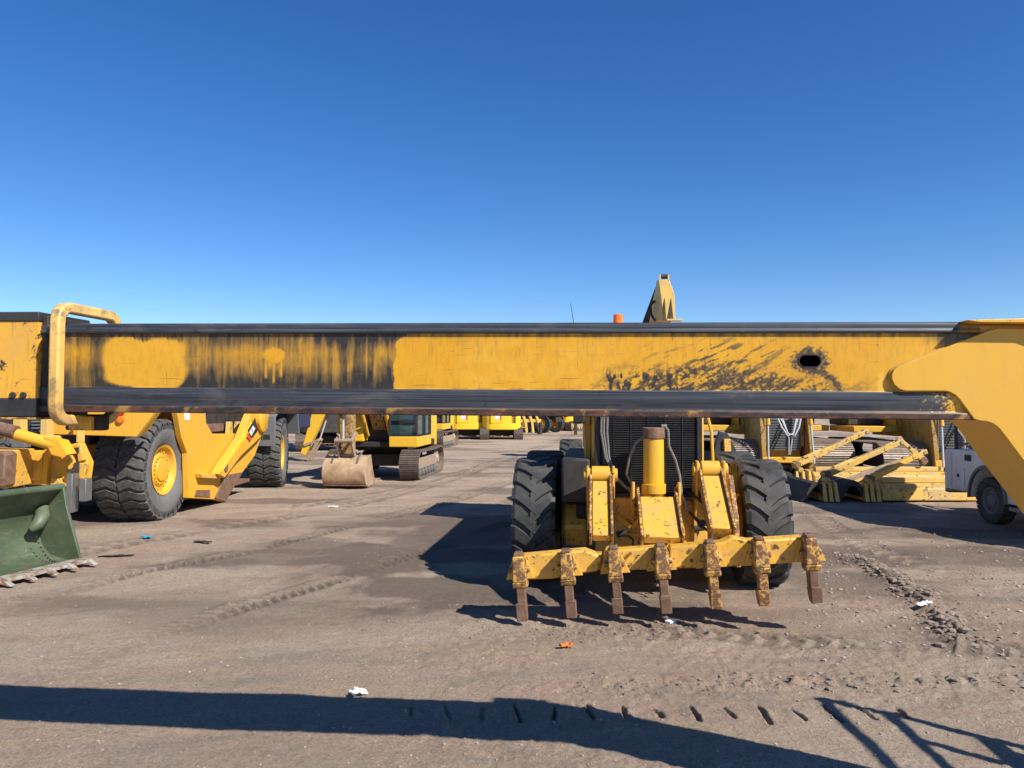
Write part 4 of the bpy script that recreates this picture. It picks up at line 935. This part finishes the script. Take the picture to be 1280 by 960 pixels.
MB().prism([SX(a_, b_) for a_, b_ in ((229, 516), (236, 516), (236, 525), (230, 525))], ox+.021, ox+.026).build('notice', M['white_tag'], bowl)

# ------------------------------------------------------------------ green loader bucket at the lower left
def green_bucket():
    P1 = Vector((*gnd(104, 703),)); P0 = P1+(Vector((*gnd(-10, 731),))-P1).normalized()*2.7
    ang = math.atan2(P1.y-P0.y, P1.x-P0.x)
    t = thing('loader_bucket', 'olive green loader bucket with a toothed cutting edge lying open on the dirt', 'bucket', (P0.x, P0.y, .0), math.degrees(ang))
    L = 2.7                                                   # local x along the edge, y = behind, z up
    arc_ = [(.0, .03), (.25, .05), (.50, .10), (.66, .22), (.73, .40), (.72, .60), (.62, .80), (.45, .95), (.36, 1.02)]
    out = [(.33, 1.07), (.50, 1.02), (.70, .85), (.80, .62), (.81, .38), (.73, .16), (.55, .03), (.0, .0)]
    mb = MB().prism(arc_+out, 0, L); t_ = mb.build('shell', M['green'], t, .006, smooth=45)
    sp = [(-.02, .0), (.55, .01), (.74, .14), (.82, .38), (.81, .62), (.71, .86), (.50, 1.04), (.32, 1.09), (.26, .80), (.10, .35)]
    for x in (-.03, L-.01): MB().prism(sp, x, x+.045).build('side_plate', M['green'], t, .008)
    MB().box(0, L, -.20, .06, .035, .075).build('cutting_edge', M['edge'], t, .006)
    MB().cyl((.0, .36, 1.06), (L+.03, .36, 1.06), .05, n=16).build('top_lip', M['green'], t)
    g = MB().sweep([(L-.03, .66, .80), (L-.12, .55, .66), (L-.24, .50, .56), (L-.30, .56, .50)], [.08, .10, .09, .05], 12); g.build('corner_boss', M['green'], t, smooth=60)
    g = MB()
    for k in range(9): g.cyl((L-.30, .14+.05*k*.8, .07+.005*k*k), (L-.30, .13+.05*k*.8, .085+.005*k*k), .012, n=8)
    g.build('bolt', M['dark'], t)
    for k in range(9):
        x = .06+k*(L-.12)/8
        MB().prism([(-.10, .085), (-.10, .03), (-.20, .02), (-.33, .012), (-.33, .022), (-.2, .09)], x-.035, x+.035).build('tooth', M['edge'], t, .006)
    return t
gb = green_bucket()

# ------------------------------------------------------------------ far row
tr = thing('dump_truck', 'distant articulated dump truck of which two dark yellow-hubbed tyres show', 'dump truck', (3.05, 64, 0), 60)
for y in (-.1, 1.55):
    wheel(tr, .78, .55, .36, (1.2, y, .78), ('rubber', 'yellow_worn'), 'rock', 22, seg=32); wheel(tr, .78, .55, .36, (-1.2, y, .78), ('rubber', 'yellow_worn'), 'rock', 22, seg=32, flip=True)
wheel(tr, .78, .55, .36, (1.2, 6.2, .78), ('rubber', 'yellow_worn'), 'rock', 22, seg=32); wheel(tr, .78, .55, .36, (-1.2, 6.2, .78), ('rubber', 'yellow_worn'), 'rock', 22, seg=32, flip=True)
MB().prism([(-1.6, 2.3), (-1.2, 1.5), (3.6, 1.4), (3.9, 3.0), (-1.7, 2.9)], -1.4, 1.4).build('dump_body', M['yellow'], tr, .03)
MB().box(-.5, .5, -1.0, 8.2, .9, 1.3).build('chassis', M['dark'], tr, .03)
MB().box(-1.2, 1.2, 5.2, 8.4, 1.3, 2.2).box(-.8, .8, 5.2, 6.6, 2.2, 3.1).build('tractor_unit', M['yellow'], tr, .05)
rk = thing('ripper_attachment', 'row of pale slanted ripper shanks standing beside the right distant excavator', 'ripper', (1.3, 60, 0), 10)
MB().box(-1.0, 1.0, -.12, .12, .95, 1.2).build('ripper_beam', M['yellow'], rk, .02)
for k in range(4):
    x = -.8+k*.52
    MB().prism([(x-.35, 1.7), (x-.15, 1.75), (x+.12, .95), (x+.20, .2), (x+.05, .0), (x, .3), (x-.06, .9)], -.2, -.1, 'y').build('shank', M['yellow_pale'], rk, .01)
for k in range(2):
    x = -.9+k*1.8
    MB().box(x-.1, x+.1, -.5, .5, 0, .95).build('stand', M['dark'], rk, .02)

# ------------------------------------------------------------------ dozers on the right
def dozer(label, loc, rz, group='crawler dozers without their blades'):
    t = thing('bulldozer', label, 'bulldozer', loc, rz, group)
    for x in (-1.42, 1.42): crawler(t, x, 3.3, .60, 1.25, mats=('pads', 'dark'), pitch=.21)
    # front is +y
    MB().box(-.55, .55, -2.0, 1.9, .55, 1.0).build('belly', M['yellow_worn'], t, .03)
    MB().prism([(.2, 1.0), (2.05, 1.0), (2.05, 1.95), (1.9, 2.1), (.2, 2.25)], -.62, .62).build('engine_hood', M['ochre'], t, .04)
    g = MB().box(-.5, .5, 2.055, 2.075, .9, 1.85); g.build('radiator', M['grey'], t, .01)
    g = MB()
    for k in range(12): g.box(-.46, .46, 2.08, 2.09, .95+k*.075, .98+k*.075)
    g.build('grille', M['black'], t)
    for s_ in (-1, 1):
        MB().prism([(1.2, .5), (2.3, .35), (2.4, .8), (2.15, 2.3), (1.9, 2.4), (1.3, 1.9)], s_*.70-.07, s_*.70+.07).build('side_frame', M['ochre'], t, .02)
        MB().box(s_*1.42-.66, s_*1.42+.66, -1.6, .3, 1.42, 1.60).build('fender', M['yellow'], t, .02)
        cyl_part(t, (s_*.60, 2.45, 2.3), (s_*.66, 2.65, .55), .055, .35, name='lift_cylinder', mats=('yellow', 'chrome'))
        g = MB().sweep([(s_*.45, 2.4, 2.2), (s_*.25, 2.6, 1.6), (s_*.10, 2.65, 1.35), (-s_*.08, 2.6, 1.42), (-s_*.22, 2.5, 1.9), (-s_*.3, 2.4, 2.2)], .025, 8)
        g.sweep([(s_*.40, 2.4, 2.1), (s_*.2, 2.55, 1.75), (s_*.05, 2.6, 1.3), (s_*.02, 2.5, .8)], .018, 8); g.build('hose', M['cable'], t)
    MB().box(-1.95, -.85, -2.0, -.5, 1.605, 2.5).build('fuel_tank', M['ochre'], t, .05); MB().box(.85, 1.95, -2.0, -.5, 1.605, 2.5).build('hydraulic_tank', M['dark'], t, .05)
    MB().box(-.75, .75, 2.2, 2.4, .55, .72).build('cross_bar', M['yellow'], t, .02)
    fr = MB()
    for x in (-.75, .75):
        for y in (-1.3, .15): fr.beam((x, y, 1.6), (x*.95, y, 3.2), .1, .1, up=(1, 0, 0))
    fr.box(-.85, .85, -1.45, .3, 3.2, 3.3); fr.box(-.8, .8, -1.4, .2, 1.3, 2.0); cb = fr.build('cab', M['yellow'], t, .02)
    MB().box(-.72, .72, -1.28, .12, 2.02, 3.18).build('window', M['glass'], cb)
    return t
dz1 = dozer('left one of the two crawler dozers, its track showing beside the right grader tyres', (8.05, 24.6, 0), 180)
dz2 = copy_tree(dz1); dz2.location = (12.4, 23.2, 0); dz2.rotation_euler = (0, 0, R(178))
tag(dz2, 'right one of the two crawler dozers, standing behind the off white service truck', 'bulldozer')

def dozer_blade(label, loc, rz, segs, arms, mat='yellow_straw', depth=1.5, group='detached dozer blades lying on the ground'):
    """a blade lying on its face: scalloped dark mouldboard ends, gusset ribs and a long box beam; segs = (kind, x0, x1, height)"""
    t = thing('dozer_blade', label, 'dozer blade', loc, rz, group)
    for kind, x0, x1, h in segs:
        w = x1-x0
        if kind == 'arch':
            o_ = [(x0-.12, .0), (x0+.02, h*.28), (x0+w*.16, h*.62), (x0+w*.36, h*.92), (x0+w*.60, h), (x0+w*.82, h*.90), (x1, h*.62)]
            i_ = [(x1-.03, h*.20), (x0+w*.82, h*.55), (x0+w*.60, h*.74), (x0+w*.42, h*.68), (x0+w*.26, h*.40), (x0+w*.12, h*.05)]
            MB().prism(o_+i_, 0, depth, 'y').build('moldboard', M['dark'], t, .006, smooth=45)
        elif kind == 'ribs':
            b_ = MB().prism([(x0-.06, h*.06), (x1+.10, -.0+h*.02), (x1+.02, h*.55), (x0-.02, h*.80)], .10, depth, 'y').build('end_cap', M[mat], t, .008)
            for k in range(3):
                x = x0+w*(.05+.45*k)
                MB().add([(x-.05, -.10, h*.04), (x+.05, -.10, h*.02), (x+.02, -.02, h*.98), (x-.04, -.02, h*.98), (x-.03, .12, h*.04), (x+.03, .12, h*.04), (x+.02, .12, h*.98), (x-.02, .12, h*.98)],
                         [(0, 1, 2, 3), (7, 6, 5, 4), (0, 4, 5, 1), (1, 5, 6, 2), (2, 6, 7, 3), (3, 7, 4, 0)]).build('rib', M['yellow_pale'], t, .006)
            MB().cyl((x0+w*.3, -.03, h*1.06), (x0+w*.3, .2, h*1.06), .07, n=12).build('eye', M[mat], t, .006)
        else:
            MB().prism([(0, .02), (.06, h*.72), (.22, h*.95), (depth*.7, h), (depth, h*.6), (depth, 0)], x0, x1).build('back_beam', M[mat], t, .03)
            MB().box(x0+.15, x1, .34, .50, h*.97, h+.10).build('stiffener', M['yellow_pale'], t, .012)
            MB().box(x0+.3, x1-.1, .8, .92, h*.98, h+.07).build('stiffener', M[mat], t, .012)
    for (x0, y0, z0, x1, y1, z1, w, mm) in arms:
        a = Vector((x0, y0, z0)); b = Vector((x1, y1, z1)); d = (b-a).normalized()
        ar = MB(); ar.beam(a-d*.1, a.lerp(b, .45), w*1.25, w*1.15); ar.beam(a.lerp(b, .40), a.lerp(b, .80), w*1.0, w*.95)
        ss = d.cross(Vector((0, 0, 1))).normalized()
        for s_ in (-1, 1): ar.beam(a.lerp(b, .74)+ss*s_*w*.42, b+ss*s_*w*.42, .045, w*.9)
        o = ar.build('push_arm', M[mm], t, .012)
        MB().beam(a.lerp(b, .52)-ss*w*.51, a.lerp(b, .60)-ss*w*.51, .012, w*.5).build('slot', M['dark'], o)
        MB().beam(a.lerp(b, .1)+Vector((0, 0, w*.64)), a.lerp(b, .34)+Vector((0, 0, w*.6)), w*.6, .05).build('wear_strip', M['yellow_pale'], o, .006)
        MB().cyl(b-ss*w*.75-d*.08, b+ss*w*.75-d*.08, .045, n=12).cyl(b-ss*w*.3-d*.1, b+ss*w*.3-d*.1, .08, n=14).build('pin', M['mud'], o, .005)
        MB().cyl(a-ss*w*.75, a+ss*w*.75, .09, n=16).build('trunnion', M['rust'], o, .01)
    return t
M['yellow_straw'] = paint('faded_yellow', (.60, .37, .065), dustamt=.75, rust=.40, dark=.45, sc=1.6)
def bx(px, d, x0): return (px-640)/F*d-x0
D_ = 20.3; X_ = (972-640)/F*D_
dozer_blade('farther dozer blade on the ground, its push arm slanting up before the left dozer', (X_, D_, 0), 0,
            [('arch', .05, .42, .46), ('ribs', .48, .86, .48), ('beam', .98, 4.6, .46)],
            [(bx(1003, D_, X_), .5, .62, bx(1094, D_+.5, X_), 1.0, 1.52, .14, 'yellow_straw'), (bx(1160, D_, X_), .3, .75, bx(1128, D_, X_), .3, 1.36, .10, 'yellow_pale')])
D_ = 17.6; X_ = (1001-640)/F*D_
dozer_blade('nearer dozer blade on the ground, two long push arms slanting towards the service truck', (X_, D_, 0), 0,
            [('arch', .08, .52, .46), ('ribs', .50, .80, .46), ('arch', .86, 1.42, .50), ('ribs', 1.46, 1.76, .44), ('beam', 1.86, 4.4, .42)],
            [(bx(1040, D_, X_), .4, .60, bx(1137, D_+.5, X_), .9, 1.36, .13, 'yellow_straw'), (bx(1088, D_, X_), .1, .52, bx(1170, D_, X_), .5, 1.14, .12, 'yellow_worn'), (bx(1055, D_, X_), .6, .35, bx(1160, D_, X_), .9, .95, .10, 'mud')])
# smaller pieces between grader and dozers
wd = thing('blade_wing', 'black pointed steel wing plate standing behind the right grader tyres', 'wing plate', (5.55, 20.0, 0), 10)
MB().prism([(-.42, 0), (-.22, 1.3), (-.12, 1.55), (.1, 1.5), (.42, .9), (.5, 0)], -.05, .05, 'y').build('plate', M['black'], wd, .01)
MB().prism([(.0, 0), (-.04, 1.35), (.14, 1.35), (.2, 0)], -.14, -.055, 'y').build('rib', M['yellow_worn'], wd, .01)
MB().box(-.4, .5, -.05, .55, 0, .12).build('foot', M['black'], wd, .01)

# ------------------------------------------------------------------ service truck (right)
tk = thing('service_truck', 'off white service truck with utility boxes half hidden behind the boom nose', 'truck', (8.95, 14.35, 0), 0)
Lb = 2.0
arch = [(.62*math.cos(R(a))*.86, .43+.60*math.sin(R(a))) for a in range(0, 181, 15)]
prof = [(1.42, .52), (1.42, 1.30), (1.30, 1.33), (-1.9, 1.36), (-1.9, .44), (-.60, .44)]+[( -p[0], p[1]) for p in arch]+[(.60, .44), (.66, .52)]
MB().prism(prof, 0, .45).prism(prof, 1.75, 2.2).build('utility_body', M['white'], tk, .012)
MB().box(.45, 1.75, -1.85, 1.38, .62, .72).build('bed', M['white'], tk)
d1 = MB().box(-.014, -.002, .72, 1.10, .56, .98).build('compartment_door', M['white'], tk, .004)
MB().cyl((-.012, .92, .82), (-.022, .92, .82), .04, n=12).build('latch', M['dark'], d1)
d2 = MB().box(-.014, -.002, -1.82, -.66, .60, 1.30).build('compartment_door', M['white'], tk, .004)
MB().cyl((-.012, -1.2, .95), (-.022, -1.2, .95), .04, n=12).build('latch', M['dark'], d2)
MB().box(-.014, -.003, .50, .70, 1.13, 1.25).build('vent', M['dark'], tk, .003)
MB().box(-.02, -.003, 1.16, 1.20, .5, 1.28).build('corner_seam', M['white'], tk)
fl = MB(); o_ = [(.62*.93*math.cos(R(a)), .43+.66*math.sin(R(a))) for a in range(0, 181, 12)]; i_ = [(.62*.86*math.cos(R(a)), .43+.60*math.sin(R(a))) for a in range(180, -1, -12)]
fl.prism(o_+i_, -.05, .0); fl.build('wheel_flare', M['grey'], tk)
MB().box(-.06, .35, -2.4, -.68, .33, .40).build('running_board', M['steel'], tk, .008)
for y in (0, -3.6):
    wheel(tk, .44, .26, .24, (.16, y, .43), ('rubber', 'grey'), 'bar', 30, seg=36, flip=True); wheel(tk, .44, .26, .24, (2.04, y, .43), ('rubber', 'grey'), 'bar', 30, seg=36)
cabp = [(-1.95, .45), (-1.95, 2.05), (-2.5, 2.12), (-3.0, 1.98), (-3.5, 1.35), (-4.5, 1.22), (-4.65, 1.0), (-4.65, .45), (-4.15, .45), (-4.1, .7), (-3.85, .95), (-3.35, .95), (-3.1, .7), (-3.05, .45)]
MB().prism(cabp, .05, 2.15).build('cab', M['white'], tk, .05)
MB().prism([(-2.05, 1.4), (-2.05, 1.95), (-2.5, 2.0), (-2.92, 1.9), (-3.3, 1.4)], .035, 2.165).build('window', M['glass'], tk)
MB().box(.1, 2.1, 1.42, 1.6, .42, .60).build('bumper', M['steel'], tk, .02)
g = MB()
for y in (1.2, -.3, -1.8):
    for x in (.12, 2.08): g.beam((x, y, 1.3), (x, y, 2.05), .05, .05, up=(1, 0, 0))
for x in (.12, 2.08): g.beam((x, 1.3, 2.05), (x, -2.4, 2.05), .06, .06)
g.build('ladder_rack', M['black'], tk, .006)
MB().prism([(-2.3, 2.09), (2.15, 2.09), (2.15, 2.7), (2.0, 2.9), (-2.1, 2.95), (-2.3, 2.8)], .2, 2.0).build('shadow_load', M['grey'], tk, .06)  # unseen load added to cast shade over the dozer blades
g = MB()
for k in range(6): g.beam((.1+random.random()*.5, 1.3-k*.45, 1.36+random.random()*.06), (.3+random.random()*.6, .8-k*.45, 1.42+random.random()*.08), .05, .05)
g.build('loose_bracket', M['mud'], tk, .006)

# ------------------------------------------------------------------ litter
def litter(name, px, py, w, l, hgt, mat, label, rz=0, seed=1, cat='litter'):
    x, y = gnd(px, py); rnd = random.Random(seed); mb = MB(); n = 7; vs = []; fs = []
    for i in range(n):
        for j in range(5):
            u = (i/(n-1)-.5)*w*(1-.25*abs(j-2)/2*rnd.random()); v = (j/4-.5)*l*(.7+.3*rnd.random()); vs.append((u, v, hgt*(.25+.75*rnd.random())))
    for i in range(n-1):
        for j in range(4): a = i*5+j; fs.append((a, a+5, a+6, a+1))
    k = len(vs); vs += [(v[0], v[1], v[2]-.006) for v in vs]; fs += [tuple(k+q_ for q_ in reversed(f)) for f in fs[:]]
    bd_ = [i*5 for i in range(n)]+[(n-1)*5+j for j in range(1, 5)]+[i*5+4 for i in range(n-2, -1, -1)]+[j for j in range(3, 0, -1)]
    fs += [(bd_[a], bd_[(a+1) % len(bd_)], bd_[(a+1) % len(bd_)]+k, bd_[a]+k) for a in range(len(bd_))]
    mb.add(vs, fs); o = mb.build(name, M[mat], smooth=15); o.location = (x, y, gz(x, y)+.004); o.rotation_euler = (0, 0, R(rz))
    return tag(o, label, cat)
litter('paper_scrap', 450, 865, .13, .10, .05, 'white_tag', 'crumpled white paper scrap by the edge of the long boom shadow', 30, 2)
litter('plastic_strip', 1152, 761, .26, .09, .03, 'white_tag', 'flat white plastic strip lying on the ridge of earth clods', 35, 3)
litter('plastic_scrap', 186, 672, .20, .18, .04, 'blue_litter', 'small blue plastic scrap on the dirt in front of the scraper tyre', 0, 4)
litter('plastic_scrap', 707, 809, .13, .07, .05, 'orange_litter', 'torn orange plastic scrap on the dirt before the ripper', 10, 5)
litter('paper_scrap', 417, 633, .22, .18, .03, 'white_tag', 'flat white paper scrap on the dirt before the clay-caked bucket', 0, 6)
litter('rubber_strip', 148, 693, .50, .10, .03, 'dark', 'dark flattened rubber strip on the dirt right of the green bucket', 10, 7)
litter('rubber_strip', 255, 677, .30, .12, .04, 'dark', 'short dark rubber strip between the blue scrap and the oily patch', -10, 8)
x, y = gnd(836, 776); mbr = MB(); rock(mbr, (0, 0, 0), .06, .6); o = mbr.build('white_stone', M['white_tag'], smooth=20); o.location = (x, y, gz(x, y)+.02); tag(o, 'pale stone lying under the middle ripper shank', 'stone')

# ------------------------------------------------------------------ light, sky, camera
sd = Vector((.86, -.745, 1)).normalized()
W = bpy.data.worlds.new('World'); SC.world = W; W.use_nodes = True; nt = W.node_tree
sk = nt.nodes.new('ShaderNodeTexSky'); sk.sky_type = 'NISHITA'; sk.sun_disc = False
sk.sun_elevation = math.asin(sd.z); sk.sun_rotation = math.atan2(sd.x, sd.y); sk.altitude = 1600; sk.air_density = 1.0; sk.dust_density = .25; sk.ozone_density = 3.0
bg = nt.nodes['Background']; hv = nt.nodes.new('ShaderNodeHueSaturation'); hv.inputs['Saturation'].default_value = 1.30; hv.inputs['Hue'].default_value = .508; nt.links.new(sk.outputs[0], hv.inputs['Color'])
nt.links.new(hv.outputs[0], bg.inputs[0]); bg.inputs[1].default_value = .099
L = bpy.data.lights.new('sun', 'SUN'); L.energy = 5.0; L.angle = R(.53); L.color = (1, .95, .87)
lo = bpy.data.objects.new('sun', L); COL.objects.link(lo); lo.rotation_euler = sd.to_track_quat('Z', 'Y').to_euler(); lo.location = (5, -5, 12)
cam = bpy.data.cameras.new('camera'); cam.sensor_width = 36; cam.lens = F/1280*36; cam.clip_start = .05; cam.clip_end = 6000
co = bpy.data.objects.new('camera', cam); COL.objects.link(co); co.location = (0, 0, H); co.rotation_euler = (R(90)+math.atan((HZ-480)/F), 0, 0); SC.camera = co
SC.view_settings.view_transform = 'Standard'; SC.view_settings.look = 'None'; SC.view_settings.exposure = .60; SC.view_settings.gamma = 1
SC.cycles.max_bounces = 6
